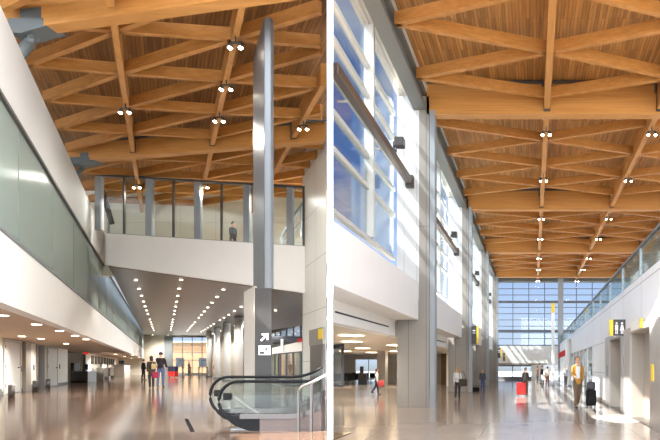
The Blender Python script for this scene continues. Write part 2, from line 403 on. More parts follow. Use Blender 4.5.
# columns, windows, spandrels bay by bay
cn = ['nearest', 'second', 'third', 'farthest']
for k, y in enumerate(YB):
    t = thing('column', f'{cn[k]} greige panelled column on the window side of the right hall', 'column', (-4.6, y + .4, 0), 'panelled columns of the right hall')
    put('shaft', MB().box(XC0, XC1 - .12, y, y + .8, .0, Rz(2.6)).box(-4.42, XC1 - .12, y, y + .8, Rz(2.6), Rz(10.5)), 'column', t); put('white_cladding', MB().box(XC0, -4.42, y, y + .8, Rz(2.6), Rz(10.5)), 'pier', t, 'white upper cladding')
    put('base_band', MB().box(XC0 - .015, XC1 - .105, y - .015, y + .815, .0, .3), 'column', t)
    put('steel_post', MB().box(XC1 - .1, XC1 + .1, y - .02, y + .06, 0, Rz(9.95)).box(XC1 - .02, XC1 + .02, y + .06, y + .3, 0, Rz(9.95)).box(XC1 - .1, XC1 + .1, y + .3, y + .38, 0, Rz(9.95)), 'greymetal', t)
ZH = [4.25, 5.86, 6.86, 7.86, 8.83, 9.8, 11.25]
bays = [(None, YB[0])] + [(a + .8, b) for a, b in zip(YB, YB[1:])] + [(YB[3] + .8, YE)]
bn = ['nearest', 'second', 'third', 'fourth', 'fifth']
for k, (ya, yb) in enumerate(bays):
    def seg(m, x0, x1, z0, z1, ye=yb):
        a0 = sr(x0) if ya is None else ya; a1 = sr(x1) if ya is None else ya
        m.prism([(x0, a0, Rz(z0)), (x1, a1, Rz(z0)), (x1, ye, Rz(z0)), (x0, ye, Rz(z0))], (0, 0, z1 - z0))
        return m
    wv = struct(f'window_{k + 1}', seg(MB(), XG - .1, XG + .08, ZH[0] - .12, ZH[0]), 'mull')
    fr = MB()
    for z in ZH[1:]: seg(fr, XG - .07, XG + .07, z - .075, z + .075)
    put('horizontal_bar', fr, 'mull', wv)
    fv = MB()
    for j in (1, 2, 3):
        yy = yb - 3.05 * j - .14
        if ya is None and yy < 14.4: continue
        if ya is not None and yy < ya: continue
        fv.box(XG - .1, XG + .2, yy, yy + .14, Rz(ZH[0]), Rz(ZH[-1]))
    if len(fv.bm.verts): put('upright_bar', fv, 'mull', wv)
    put('pane', seg(MB(), XG - .02, XG, ZH[0], ZH[-1]), 'g_win', wv)
    # spandrel in front, lower fascia and low ceiling behind
    s = struct(f'trim_{k + 1}', seg(MB(), XF - 1.1, XF, 1.81, 3.23 if k == 0 else 3.23, yb - .2 if k < 4 else yb), 'white')
    if k < 4:
        lo = struct(f'trim_{k + 11}', seg(MB(), XG - .35, XG + .05, 1.2, 1.82, yb - .02), 'white')
        st = thing('air_slot', f'long black air slot in the lower white fascia of the {bn[k]} bay', 'vent', (XG, yb - 3, Rz(1.45)), 'air slots in the window-side fascias')
        a0 = (sr(XG + .05) if ya is None else ya + .6)
        put('slot_grille', MB().box(XG + .04, XG + .062, a0 + .1, yb - .9, Rz(1.47), Rz(1.515)), 'black', st)
        put('slot_rim', MB().box(XG + .04, XG + .056, a0 + .05, yb - .85, Rz(1.46), Rz(1.47)), 'mull', st)
    # steel wind tube with a floodlight
    if k < 4:
        a0 = sr(-4.75) if ya is None else ya
        t = thing('wind_tube', f'bronze steel wind tube across the windows of the {bn[k]} bay', 'tube', (-4.75, yb - 3, Rz(6.7)), 'bronze wind tubes before the windows')
        put('tube', MB().box(-4.86, -4.64, a0 + .02, yb - .25, Rz(7.0), Rz(7.28)).bevel(.03, 2), 'tube', t)
        put('tube_bracket', MB().box(-4.9, -4.6, yb - .25, yb, Rz(6.92), Rz(7.36)), 'bracket', t)
        for j in (1, 2):
            yy = yb - 3.05 * j - .07
            if yy > a0 + .3: put('stay_rod', MB().tube([(XG + .15, yy, Rz(7.14)), (-4.84, yy, Rz(7.14))], .03, 8), 'mull', t)
        f = thing('flood_light', f'small dark floodlight clamped to the bronze tube of the {bn[k]} window bay', 'light', (-4.6, yb - 2.6, Rz(6.85)), 'floodlights on the bronze tubes')
        put('lamp_body', MB().box(-4.66, -4.34, yb - 2.75, yb - 2.45, Rz(7.41), Rz(7.73)).bevel(.03), 'bracket', f)
        put('yoke', MB().box(-4.72, -4.68, yb - 2.66, yb - 2.54, Rz(7.285), Rz(7.58)).box(-4.72, -4.6, yb - 2.66, yb - 2.54, Rz(7.285), Rz(7.33)), 'darkgrey', f)
        put('lens', MB().box(-4.345, -4.33, yb - 2.71, yb - 2.49, Rz(7.45), Rz(7.69)), 'greymetal', f)
struct('ceiling_lower_right', MB().prism([(XG - .35, sr(XG - .35), Rz(1.2)), (XG - .35, 52, Rz(1.2)), (wl(333.3, 52), 52, Rz(1.2))], (0, 0, .15)), 'ceil_low')
# slab between the low fascias and the spandrels
struct('ceiling_upper_slab', MB().prism([(XG - .05, sr(XG), Rz(1.83)), (XG - .05, 58, Rz(1.83)), (wl(333.3, 58), 58, Rz(1.83))], (0, 0, .2)), 'ceil_low')

# oval recessed lights in the low ceiling
def disc(c, rx, ry, th=.02, n=20):
    return [Vector((c[0] + rx * math.cos(2 * math.pi * i / n), c[1] + ry * math.sin(2 * math.pi * i / n), c[2])) for i in range(n)]
for i, (px, py) in enumerate([(351.5, 335), (352, 341.3), (362.5, 348), (371.5, 352.3), (396, 351), (395, 345), (345, 351)]):
    Y = F * 1.2 / (HY - py); X = wl(px, Y)
    t = thing('ceiling_light', f'{ORD[i]} warm round light recessed in the low ceiling behind the nearest column' if False else 'warm round light recessed in the low ceiling, ' + ['nearest one by the dividing wall', 'second from the dividing wall end', 'third, above the walking woman in white', 'fourth, above the greige inner pillar', 'rearmost one beside the nearest column', 'nearer one touching the nearest column edge', 'rear one deep by the dividing wall'][i],
              'light', (X, Y, Rz(1.2)), 'round lights in the low ceiling')
    put('rim', MB().prism(disc((X, Y, Rz(1.185)), .5, .5), (0, 0, .02)), 'white', t)
    put('lens', MB().prism(disc((X, Y, Rz(1.175)), .43, .43), (0, 0, .012)), 'lamp_s', t); lamp(t, (0, 0, -.06), 320, 160, r=.4)

# back wall of the low area
bw = MB()
bw.box(-20.6, -17.8, 52, 52.3, 0, Rz(1.2)).box(-15.2, -12.6, 52, 52.3, 0, Rz(1.2)).box(-10.9, -7.0, 52, 52.3, 0, Rz(1.2)).box(-17.8, -15.2, 52, 52.3, Rz(.75), Rz(1.2)).box(-12.6, -10.9, 52, 52.3, Rz(.9), Rz(1.2))
struct('wall_back_right', bw, 'cream')
struct('wall_back_right_return', MB().box(-7.0, -6.7, 42, 58, 0, Rz(1.2)), 'cream')
wb = struct('window_11', MB().box(-17.8, -15.2, 52.1, 52.16, 1.0, 1.06).box(-16.5, -16.44, 52.1, 52.16, 0, Rz(.75)), 'mull_d')
put('pane', MB().box(-17.8, -15.2, 52.12, 52.14, 0, Rz(.75)), 'g_win', wb)
put('inner_pillar', MB().box(wl(377, 38), wl(385, 38), 38, 38.7, 0, Rz(1.2)), 'greige', None, 'square greige pillar standing in the low area behind the nearest column', 'pillar')
put('inner_pillar', MB().box(wl(441, 47), wl(447, 47), 47, 47.7, 0, Rz(1.2)), 'brown', None, 'brown inner pillar seen between the nearest and second columns', 'pillar')

# waiting seats
def seat_row(loc, label, n=4):
    t = thing('bench_seat', label, 'seat', (0, 0, 0), 'dark waiting benches in the low area')
    put('beam_rail', MB().box(-n * .3, n * .3, -.04, .04, .34, .4), 'steel', t)
    for s in (-1, 1): put('leg', MB().box(s * n * .22 - .03, s * n * .22 + .03, -.25, .25, 0, .04).box(s * n * .22 - .03, s * n * .22 + .03, -.03, .03, .03, .36), 'steel', t)
    for i in range(n):
        x = (i - n / 2 + .5) * .6
        put('seat', MB().box(x - .26, x + .26, -.26, .24, .4, .47).bevel(.02), 'black', t)
        put('backrest', MB().hexa([(x - .26, .2, .48), (x + .26, .2, .48), (x + .26, .26, .48), (x - .26, .26, .48), (x - .26, .3, .98), (x + .26, .3, .98), (x + .26, .36, .98), (x - .26, .36, .98)]), 'black', t)
    t.location = loc; return t
s0 = seat_row((wl(340, 44), 44, 0), 'black four-seat waiting bench nearest the dividing wall')
dup(s0, (wl(352, 47), 47, 0), .1, 'black four-seat waiting bench second from the dividing wall')
dup(s0, (wl(362, 49.5), 49.5, 0), -.1, 'black four-seat waiting bench beside the walking woman in white')
t = thing('display_stand', 'dark display stand with a pale screen in the rear of the low area', 'stand', (wl(361, 46), 46, 0))
put('cabinet', MB().box(wl(358, 46), wl(366, 46), 46, 46.5, 0, .95).bevel(.03), 'darkgrey', t)
put('screen', MB().box(wl(359.5, 46), wl(363, 46), 46.1, 46.18, 1.0, 1.6), 'screen', t)
put('stem', MB().box(wl(361, 46), wl(361.6, 46), 46.12, 46.2, .9, 1.1), 'steel', t)

# hanging blade signs on the columns
def blade(px0, px1, py0, py1, Y, label):
    x0, x1 = wl(px0, Y), wl(px1, Y); z0, z1 = Rz((HY - py1) / F * Y), Rz((HY - py0) / F * Y)
    t = thing('blade_sign', label, 'sign', ((x0 + x1) / 2, Y, z0), 'yellow-edged signs on the columns')
    put('sign_board', MB().box(x0, x0 + (x1 - x0) * .72, Y, Y + .14, z0, z1), 'darkgrey', t)
    put('yellow_edge', MB().box(x0 + (x1 - x0) * .72, x1, Y - .01, Y + .15, z0, z1), 'yellow', t, 'yellow edge')
    m = MB(); zc = z0 + (z1 - z0) * .74; xc = x0 + (x1 - x0) * .36; d = (x1 - x0) * .2
    m.box(xc - d, xc + d, Y - .012, Y, zc - .03, zc + .03)
    m.box(xc - d, xc + d, Y - .012, Y, zc - .16, zc - .12)
    put('white_marking', m, 'signwhite', t)
blade(471.5, 478.5, 326, 344, 31.6, 'grey blade sign with yellow edge on the second column')
blade(497.5, 501.5, 348, 358, 44.0, 'grey blade sign with yellow edge on the third column')
blade(503.0, 505.6, 353, 361, 56.2, 'grey blade sign with yellow edge on the farthest column')

# end wall
ew = struct('window_12', MB().box(-5.3, 15, YE - .05, YE + .15, Rz(2.44), Rz(2.56)), 'mull_d')
m = MB()
for x in [-4.15 + 1.83 * i for i in range(11)]: m.box(x - .04, x + .04, YE - .06, YE + .1, Rz(2.5), Rz(11.0))
put('upright_bar', m, 'mull_d', ew)
m = MB(); z = 2.55 + .72
while z < 10.6:
    m.box(-5.3, 15, YE - .04, YE + .06, Rz(z) - .035, Rz(z) + .035); z += .72
put('horizontal_bar', m, 'mull_d', ew)
put('pane', MB().box(-5.3, 15, YE + .02, YE + .04, Rz(2.5), Rz(11.0)), 'g_win', ew)
struct('trim_end_head', MB().box(-5.4, 15, YE - .5, YE + .2, Rz(9.75), Rz(11.08)), 'girder')
for i, (py, nm) in enumerate(((302, 'upper'), (331, 'lower'))):
    z = (HY - py) / F * 58.4
    t = thing('wind_tube', f'{nm} dark horizontal wind tube in front of the end window', 'tube', (0, 58.4, Rz(z)), 'dark wind tubes at the end window')
    put('tube', MB().box(-5.2, 12, 58.3, 58.55, Rz(z) - .13, Rz(z) + .13), 'mull_d', t)
    for x in (-2.3, 1.36, 5.0): put('stay_rod', MB().box(x - .04, x + .04, 58.5, YE - .05, Rz(z) - .04, Rz(z) + .04), 'mull_d', t)
put('end_column', MB().box(wl(558, 58), wl(563.5, 58), 58.0, 58.3, 0, Rz(10.0)), 'greymetal', None, 'tall grey column in front of the end window', 'column')
struct('wall_end', MB().box(-5.4, 15, YE - .1, YE + .2, 1.8, Rz(2.44)).box(-5.4, -4.4, YE - .1, YE + .2, 0, 1.8).box(3.0, 15, YE - .1, YE + .2, 0, 1.8).box(-.2, 1.2, YE - .1, YE + .2, 0, 1.8), 'white')
eb = struct('window_13', MB().box(-4.4, -.2, YE, YE + .08, 0, .45).box(-4.4, -.2, YE, YE + .08, 1.62, 1.8).box(-2.4, -2.3, YE, YE + .08, .4, 1.7), 'mull_d')
put('pane', MB().box(-4.4, -.2, YE + .03, YE + .05, .4, 1.7), 'g_win', eb)
struct('trim_end_canopy', MB().box(-4.6, 1.6, YE - .9, YE - .1, 1.8, 1.98), 'greige')

# east wall: lower white wall with lift portals, balcony railing on top
ZT = 2.55
wr = MB()
d1 = (13.2, 15.9); d2 = (17.6, 20.3); w1, w2 = 26.5, 45.0; hd = 1.05
wr.box(XR, XR + .5, 6, d1[0], 0, Rz(hd)); wr.box(XR, XR + .5, d1[1], d2[0], 0, Rz(hd)); wr.box(XR, XR + .5, d2[1], w1, 0, Rz(hd)); wr.box(XR, XR + .5, w2, YE, 0, Rz(hd))
wr.box(XR, XR + .5, 6, YE, Rz(hd), Rz(ZT))
struct('wall_right', wr, 'panel_right')
struct('baseboard_right', MB().box(XR - .02, XR, 21.6, w1, 0, .18), 'greige')
struct('floor_balcony', MB().box(XR + .5, 15.5, 6, YE - .1, Rz(1.9), Rz(2.1)), 'cream')
we = struct('window_14', MB().box(XR + .02, XR + .14, w1, w1 + .1, 0, Rz(hd)).box(XR + .02, XR + .14, w2 - .1, w2, 0, Rz(hd)), 'white')
m = MB()
for i in range(1, 7): m.box(XR + .02, XR + .14, w1 + i * 2.64, w1 + i * 2.64 + .1, 0, Rz(hd))
put('upright_bar', m, 'white', we); put('pane', MB().box(XR + .06, XR + .08, w1, w2, 0, Rz(hd)), 'g_win', we)
rail = thing('balcony_railing', 'clear glass balcony railing along the top of the white right-hand wall', 'railing', (XR + .1, 30, Rz(ZT)))
y = 6.2
while y < YE - 1:
    put('glass_panel', MB().box(XR + .1, XR + .12, y, min(y + 2.9, YE - .2), Rz(ZT), Rz(3.46)), 'g_rail', rail)
    put('post', MB().box(XR + .07, XR + .13, y - .06, y - .02, Rz(ZT) - .1, Rz(3.46)), 'steel', rail)
    y += 2.98
put('top_rail', MB().box(XR + .06, XR + .16, 6, YE - .2, Rz(3.46), Rz(3.52)), 'steel', rail)
# two lifts
for (a, b), nm in ((d1, 'near'), (d2, 'far')):
    t = thing('lift_portal', f'{nm} stainless lift portal with greige doors in the white right-hand wall', 'elevator', (XR, (a + b) / 2, 0), 'stainless lift portals')
    e0, e1 = (11.6, 16.95) if nm == 'near' else (17.1, 21.4)
    put('steel_surround', MB().box(XR - .06, XR, e0, a, 0, Rz(1.2)).box(XR - .06, XR, b, e1, 0, Rz(1.2)).box(XR - .06, XR, a, b, Rz(hd) - .02, Rz(1.2)), 'steel_p', t)
    put('reveal', MB().box(XR, XR + .42, b - .03, b - .002, 0, Rz(hd)).box(XR, XR + .42, a + .002, a + .03, 0, Rz(hd)).box(XR, XR + .42, a + .03, b - .03, Rz(hd) - .03, Rz(hd)), 'greige', t)
    mid = (a + b) / 2
    for q0, q1 in ((a + .03, mid - .005), (mid + .005, b - .03)): put('door', MB().box(XR + .38, XR + .42, q0, q1, .01, Rz(hd) - .03), 'greige', t)
    put('threshold', MB().box(XR - .02, XR + .42, a + .03, b - .03, .0, .012), 'steel_d', t)
    put('call_plate', MB().box(XR - .075, XR - .06, (a - .45 if nm == 'near' else b + .35), (a - .2 if nm == 'near' else b + .6), 1.2, 1.62), 'yellow' if nm == 'near' else 'steel', t, 'yellow plate beside the doors' if nm == 'near' else None)
    put('lantern', MB().box(XR - .075, XR - .06, mid - .35, mid + .05, Rz(hd) + .04, Rz(hd) + .14), 'signwhite', t)
# restroom blade sign
Y = 16.98; x0 = wl(609.5, Y); x1 = wl(625.5, Y); z0, z1 = Rz((HY - 335.5) / F * Y), Rz((HY - 319.5) / F * Y)
t = thing('restroom_sign', 'dark restroom sign with white figures and yellow edge above the lifts', 'sign', (x1, Y, z0))
xm = x0 + .12
put('yellow_edge', MB().box(x0, xm, Y - .01, Y + .11, z0, z1), 'yellow', t, 'yellow edge'); put('sign_board', MB().box(xm, XR, Y, Y + .1, z0, z1), 'darkgrey', t)
for cx, skirt in ((xm + .11, 0), (xm + .29, 1)):
    m = MB(); zc = z0 + .4; q = Y - .012
    m.prism([(cx + .035 * math.cos(i * .6283), q, zc + .035 * math.sin(i * .6283)) for i in range(10)], (0, .012, 0))
    if skirt: m.prism([(cx - .03, q, zc - .05), (cx + .03, q, zc - .05), (cx + .075, q, zc - .24), (cx - .075, q, zc - .24)], (0, .012, 0))
    else: m.box(cx - .05, cx + .05, q, Y, zc - .22, zc - .05)
    m.box(cx - .04, cx - .01, q, Y, zc - .35, zc - .2).box(cx + .01, cx + .04, q, Y, zc - .35, zc - .2)
    put('white_figure', m, 'signwhite', t)
t = thing('wall_sign', 'small white and yellow sign on the near lift header', 'sign', (XR - .07, 15, Rz(1.1)))
put('sign_board', MB().box(XR - .09, XR - .06, 14.3, 15.6, Rz(1.07), Rz(1.32)), 'signwhite', t); put('yellow_edge', MB().box(XR - .1, XR - .06, 14.0, 14.3, Rz(1.07), Rz(1.32)), 'yellow', t, 'yellow edge')

# things at the far end of the right hall
Y = 44; x = wl(553, Y)
t = thing('pylon_sign', 'slim white pylon sign with yellow top standing in the hall', 'sign', (x, Y, 0))
put('mast', MB().box(x - .13, x + .13, Y, Y + .12, 0, Rz(4.6)).bevel(.02), 'signwhite', t); put('yellow_top', MB().box(x - .14, x + .14, Y - .01, Y + .13, Rz(4.6), Rz(5.4)), 'yellow', t, 'yellow cap'); put('foot', MB().box(x - .3, x + .3, Y - .2, Y + .3, 0, .03), 'steel', t)
Y = 47
t = thing('shop_sign', 'slanted red banner sign projecting from the right-hand wall', 'sign', (XR - .3, Y, Rz(.9)))
put('banner', MB().prism([P(558.5, 358.5, Y), P(566.3, 355, Y), P(566.3, 349, Y), P(558.5, 353, Y)], (0, .1, 0)), 'red', t); put('arm', MB().box(wl(565.5, Y), XR + .1, Y + .02, Y + .08, Rz(1.2), Rz(1.3)), 'steel', t)
t = thing('grey_post', 'pale round post at the end of the white window strip', 'post', (XR - .1, 41, 0)); put('shaft', MB().tube([(XR - .25, 41, 0), (XR - .25, 41, Rz(2.2))], .22, 16), 'white', t); put('collar', MB().tube([(XR - .25, 41, 0), (XR - .25, 41, .12)], .25, 16), 'steel', t)
def cafe_table(loc, label):
    t = thing('cafe_table', label, 'table', (0, 0, 0), 'white cafe tables at the hall end')
    put('tabletop', MB().prism(disc((0, 0, .72), .42, .42), (0, 0, .03)), 'signwhite', t); put('stem', MB().tube([(0, 0, .02), (0, 0, .72)], .035, 8), 'steel', t); put('foot', MB().prism(disc((0, 0, 0), .25, .25), (0, 0, .025)), 'steel', t)
    t.location = loc; return t
ct = cafe_table((1.3, 45.5, 0), 'white round cafe table nearest the pylon sign')
dup(ct, (2.2, 43, 0), None, 'white round cafe table under the red banner')
dup(ct, (2.3, 49.5, 0), None, 'white round cafe table farthest behind the pylon sign')
def cafe_chair(loc, rz, label):
    t = thing('cafe_chair', label, 'chair', (0, 0, 0), 'white cafe chairs at the hall end')
    put('seat', MB().box(-.21, .21, -.21, .21, .43, .47).bevel(.015), 'signwhite', t); put('backrest', MB().box(-.2, .2, .19, .22, .55, .88).bevel(.012), 'signwhite', t)
    for sx in (-1, 1):
        for sy in (-1, 1): put('leg', MB().tube([(sx * .21, sy * .21, 0), (sx * .18, sy * .18, .9 if sy > 0 else .43)], .014, 6), 'steel', t)
    t.location = loc; t.rotation_euler = (0, 0, rz); return t
cc = cafe_chair((1.0, 44.7, 0), 2.6, 'white cafe chair in front of the table by the pylon sign')
for (x, y, r, lb) in ((2.0, 46, 1.2, 'white cafe chair behind the table by the pylon sign'), (1.7, 42.3, 2.4, 'white cafe chair in front of the table under the red banner'), (2.75, 43.8, -.9, 'white cafe chair between the red banner table and the wall'), (2.0, 50.3, 1.5, 'white cafe chair at the farthest table')):
    dup(cc, (x, y, 0), r, lb)

# ================================================================== LEFT CONCOURSE
A, B, ZS = -2.78, -6.18, 1.10                  # fascia line, lower wall line, soffit height
ZF, ZG, ZB = 2.30, 4.64, 6.06                  # top of lower fascia, top of glass, top of upper band
YBR, YW, YFAR, ZD = 19.3, 23.6, 68.7, 8.0      # bridge, wall behind the bridge, far wall, roof deck
CR = 5.2                                       # right wall line
FZ = LF - CZ
def ar(Y): return (326.6 - 165) / F * Y        # a of the dividing wall at depth Y
def Lp(a, Y, z): return L(a, Y, z)
struct('floor_left', MB().prism([Lp(-2.0, -2, FZ - .3), Lp(ar(.0), 0, FZ - .3), Lp(ar(YFAR + 3), YFAR + 3, FZ - .3), Lp(-2.0, YFAR + 3, FZ - .3)], (0, 0, .3)), 'floor_l2')
struct('floor_left_side', MB().prism([Lp(-13, -2, FZ - .3), Lp(-1.44, -2, FZ - .3), Lp(-1.44, YFAR + 3, FZ - .3), Lp(-13, YFAR + 3, FZ - .3)], (0, 0, .302)), 'floor_l')
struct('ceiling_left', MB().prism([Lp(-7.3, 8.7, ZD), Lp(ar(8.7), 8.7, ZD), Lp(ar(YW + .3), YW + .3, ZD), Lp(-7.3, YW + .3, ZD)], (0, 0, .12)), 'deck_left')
struct('wall_left', MB().lbox(-7.3, -7.05, -2, YFAR, ZS + .3, 4.6), 'cream')
cw = struct('window_24', MB().lbox(-7.3, -7.05, -2, YFAR, 4.6, 4.7), 'mull')  # unseen translucent clerestory added as soft fill for the left concourse
put('fill_pane', MB().lbox(-7.2, -7.19, -2, YFAR, 4.7, ZD), 'milky', cw)
struct('wall_right_of_bridge', MB().hexa([L(CR, CR * F / 161.4, FZ), L(CR + .3, (CR + .3) * F / 161.4, FZ), L(CR + .3, YBR + .35, FZ), L(CR, YBR + .35, FZ), L(CR, CR * F / 161.4, ZD), L(CR + .3, (CR + .3) * F / 161.4, ZD), L(CR + .3, YBR + .35, ZD), L(CR, YBR + .35, ZD)]), 'panel_left')
struct('wall_behind_bridge', MB().lbox(-7, 7.6, YW, YW + .25, 4.15, ZD), 'panel_back')
# fascia, upper glazing, upper band along the left
struct('trim_21', MB().lbox(A - .3, A, 7, YFAR, ZS, ZF), 'white')
struct('trim_22', MB().lbox(A - .12, A + .02, 7, 40, ZG, ZB), 'band')
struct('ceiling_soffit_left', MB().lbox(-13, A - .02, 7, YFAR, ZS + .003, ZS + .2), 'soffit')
gz = struct('window_21', MB().lbox(A - .1, A + .03, 7, YFAR, ZF, ZF + .06), 'steel')
put('head_rail', MB().lbox(A - .08, A + .04, 7, YFAR, ZG - .07, ZG), 'bracket', gz)
y = 7.0; i = 0
while y < YFAR - 2:
    put('pane', MB().lbox(A - .05, A - .03, y, min(y + 2.96, YFAR), ZF + .06, ZG - .07), 'g_frost', gz)
    y += 3.0
struct('wall_upper_left', MB().lbox(-5.2, -5.0, 7, YFAR, ZF, ZG + .6), 'cream')
struct('ceiling_upper_left', MB().lbox(-7, A - .1, 26, YFAR, ZG + .02, ZG + .2), 'cream')
# lower wall with doors
struct('wall_lower_left', MB().lbox(B - .25, B, 14, 25.0, FZ, ZS).lbox(B - .25, B, 26.6, 33.0, FZ, ZS).lbox(B - .25, B, 40.5, YFAR, FZ, ZS), 'cream')
struct('wall_recess_back', MB().lbox(-10.4, -10.2, 24, 43, FZ, ZS).lbox(-10.2, B, 40.5, 40.75, FZ, ZS).lbox(-10.2, B - .2, 33.0, 33.2, FZ, ZS), 'cream')
struct('wall_passage', MB().lbox(-8.6, -8.4, 24.6, 27.2, FZ, ZS), 'brown')
struct('baseboard_left', MB().lbox(B, B + .03, 14, 25, FZ, FZ + .12).lbox(B, B + .03, 26.6, 33, FZ, FZ + .12), 'steel')
def wdoor(y0, y1, label, n):
    d = struct(f'door_{n}', MB().lbox(B, B + .05, y0, y1, FZ + .02, ZS - .12), 'door')
    put('door_frame', MB().lbox(B, B + .07, y0 - .1, y0, FZ, ZS - .04).lbox(B, B + .07, y1, y1 + .1, FZ, ZS - .04).lbox(B, B + .07, y0, y1, ZS - .12, ZS - .04), 'mull', d)
    put('door_handle', MB().lbox(B + .05, B + .12, y1 - .35, y1 - .15, FZ + 1.0, FZ + 1.05), 'steel', d)
    for k in range(3): put('hinge', MB().lbox(B + .05, B + .07, y0 + .02, y0 + .08, FZ + .25 + .75 * k, FZ + .4 + .75 * k), 'darkgrey', d)
wdoor(19.9, 22.0, '', 21); wdoor(27.2, 29.6, '', 22)
struct('trim_23', MB().lbox(B, B + .16, 22.5, 23.4, FZ, ZS), 'greige')
struct('trim_24', MB().lbox(B - .4, B + .05, 24.95, 25.15, FZ, ZS).lbox(B - .4, B + .05, 26.45, 26.65, FZ, ZS), 'steel_w')
for i, (yy, zz) in enumerate(((22.25, -.1), (24.4, -.05), (30.4, 0))):
    put('wall_switch', MB().lbox(B, B + .03, yy, yy + .12, zz - .1, zz + .15), 'darkgrey', None, 'small dark wall device on the cream lower wall, ' + ['nearest the big left door', 'beside the brown passage', 'past the farther white door'][i], 'switch', 'dark wall devices')
# bollards along the lower wall
for i, (px, py) in enumerate(((11.5, 398), (35, 391), (48, 388))):
    Y = 1.05 * F / (py - HY); a = (px - 165) / F * Y
    t = thing('bollard', 'short steel bollard by the lower wall, ' + ['nearest the camera', 'second, before the brown passage', 'third, at the farther white door'][i], 'bollard', L(a, Y, FZ), 'short steel bollards by the wall')
    b = L(a, Y, FZ); put('post', MB().tube([b, b + Vector((0, 0, .42))], .09, 12), 'steel_d', t); put('cap', MB().ball(b + Vector((0, 0, .42)), .09, (1, 1, .5)), 'steel', t)
# wall guards
for i, (y0, y1) in enumerate(((15, 19.4), (23.5, 24.8))):
    put('guard_rail', MB().lbox(B + .03, B + .1, y0, y1, FZ + .1, FZ + .25), 'steel', None, 'low steel guard rail along the cream wall, ' + ['nearer length', 'farther short length'][i], 'rail', 'low guard rails')
# soffit downlights
FAR_S = [(2, 44), (3.2, 48), (2, 54), (3.2, 60), (2, 65)]
pts = [(2.5, 315), (36.5, 324), (59.5, 330.5), (75, 335.5), (22, 336), (41, 338.5), (86, 339), (66, 343.5)]
for i, (px, py) in enumerate(pts):
    Y = F * ZS / (HY - py); a = (px - 165) / F * Y; c = L(a, Y, ZS)
    row = 'outer' if i in (0, 1, 2, 3, 6) else 'inner'
    n = {0: 'nearest', 1: 'second', 2: 'third', 3: 'fourth', 6: 'fifth', 4: 'nearest', 5: 'second', 7: 'third'}[i]
    t = thing('soffit_light', f'{n} downlight of the {row} row in the left soffit', 'light', c, 'downlights in the left soffit')
    put('rim', MB().prism(disc((c.x, c.y, c.z - .012), .12, .12), (0, 0, .012)), 'white', t); put('lens', MB().prism(disc((c.x, c.y, c.z - .02), .09, .09), (0, 0, .01)), 'lamp', t); lamp(t, (0, 0, -.05), 240, 168, r=.06)
for i, (da, Y) in enumerate(FAR_S):
    c = L(B + da, Y, ZS)
    t = thing('soffit_light', f'{ORD[i]} downlight in the soffit above the check-in counters', 'light', c, 'downlights in the left soffit')
    put('rim', MB().prism(disc((c.x, c.y, c.z - .012), .12, .12), (0, 0, .012)), 'white', t); put('lens', MB().prism(disc((c.x, c.y, c.z - .02), .09, .09), (0, 0, .01)), 'lamp', t); lamp(t, (0, 0, -.05), 750, 165)
# screens and check-in counters
for i in range(9):
    y0 = 43.5 + i * 2.3
    t = thing('flight_screen', f'{ORD[i]} black screen along the cream wall above the counters', 'screen', L(B + .1, y0, .3), 'black screens above the counters')
    put('bezel', MB().lbox(B, B + .08, y0, y0 + 1.2, .25, .95), 'darkgrey', t); put('display', MB().lbox(B + .08, B + .09, y0 + .05, y0 + 1.15, .3, .9), 'screen', t)
for i in range(4):
    y0 = 43 + i * 5.2
    t = thing('checkin_counter', f'{ORD[i]} grey check-in counter along the cream wall', 'counter', L(B + 1.2, y0, FZ), 'grey check-in counters')
    put('body', MB().lbox(B + .5, B + 1.1, y0, y0 + 3.4, FZ, FZ + .95), 'steel_d', t); put('worktop', MB().lbox(B + .4, B + 1.2, y0 - .05, y0 + 3.45, FZ + .95, FZ + 1.0), 'steel', t)
    put('monitor', MB().lbox(B + .7, B + .76, y0 + 1, y0 + 1.6, FZ + 1.05, FZ + 1.4).lbox(B + .72, B + .74, y0 + 1.25, y0 + 1.35, FZ + 1.0, FZ + 1.1), 'screen', t)
    put('bag_scale', MB().lbox(B + 1.1, B + 1.5, y0 + .6, y0 + 1.6, FZ, FZ + .25), 'steel', t)
Y = 1.05 * F / (382 - HY)
t = thing('service_desk', 'grey stainless service desk in front of the dark recess', 'desk', P(77, 382, Y))
x0, x1 = wl(71, Y), wl(88, Y)
put('body', MB().box(x0, x1, Y, Y + .7, LF, LF + .72), 'steel_d', t); put('worktop', MB().box(x0 - .03, x1 + .03, Y - .04, Y + .74, LF + .72, LF + .77), 'steel', t)
put('monitor', MB().box(wl(81, Y), wl(84, Y), Y + .3, Y + .34, LF + .85, LF + 1.25).box(wl(82, Y), wl(83, Y), Y + .31, Y + .33, LF + .77, LF + .9), 'screen', t); put('plinth', MB().box(x0 + .05, x1 - .05, Y - .02, Y, LF, LF + .08), 'black', t)
t = thing('kiosk', 'tall dark kiosk at the wall end beside the service desk', 'kiosk', P(71.5, 380, Y + 1))
put('body', MB().box(wl(70.3, Y + 1), wl(74, Y + 1), Y + 1, Y + 1.5, LF, LF + 1.35).bevel(.03), 'darkgrey', t); put('screen', MB().box(wl(71, Y + 1), wl(73.3, Y + 1), Y + .98, Y + 1, LF + .85, LF + 1.25), 'screen', t)
t = thing('podium', 'beige podium counter with dark monitor in mid concourse, left of the couple', 'counter', P(119.5, 378, 48))
put('body', MB().box(wl(114, 48), wl(124.5, 48), 48, 48.7, LF, LF + 1.2), 'greige', t); put('worktop', MB().box(wl(113.6, 48), wl(125, 48), 47.95, 48.75, LF + 1.2, LF + 1.25), 'steel', t)
put('monitor', MB().box(wl(116, 48), wl(121, 48), 48.3, 48.36, LF + 1.3, LF + 1.65).box(wl(118, 48), wl(119, 48), 48.31, 48.35, LF + 1.24, LF + 1.35), 'screen', t)
t = thing('exit_sign', 'red exit sign hanging from the soffit over the service desk', 'sign', P(85, 350, 39))
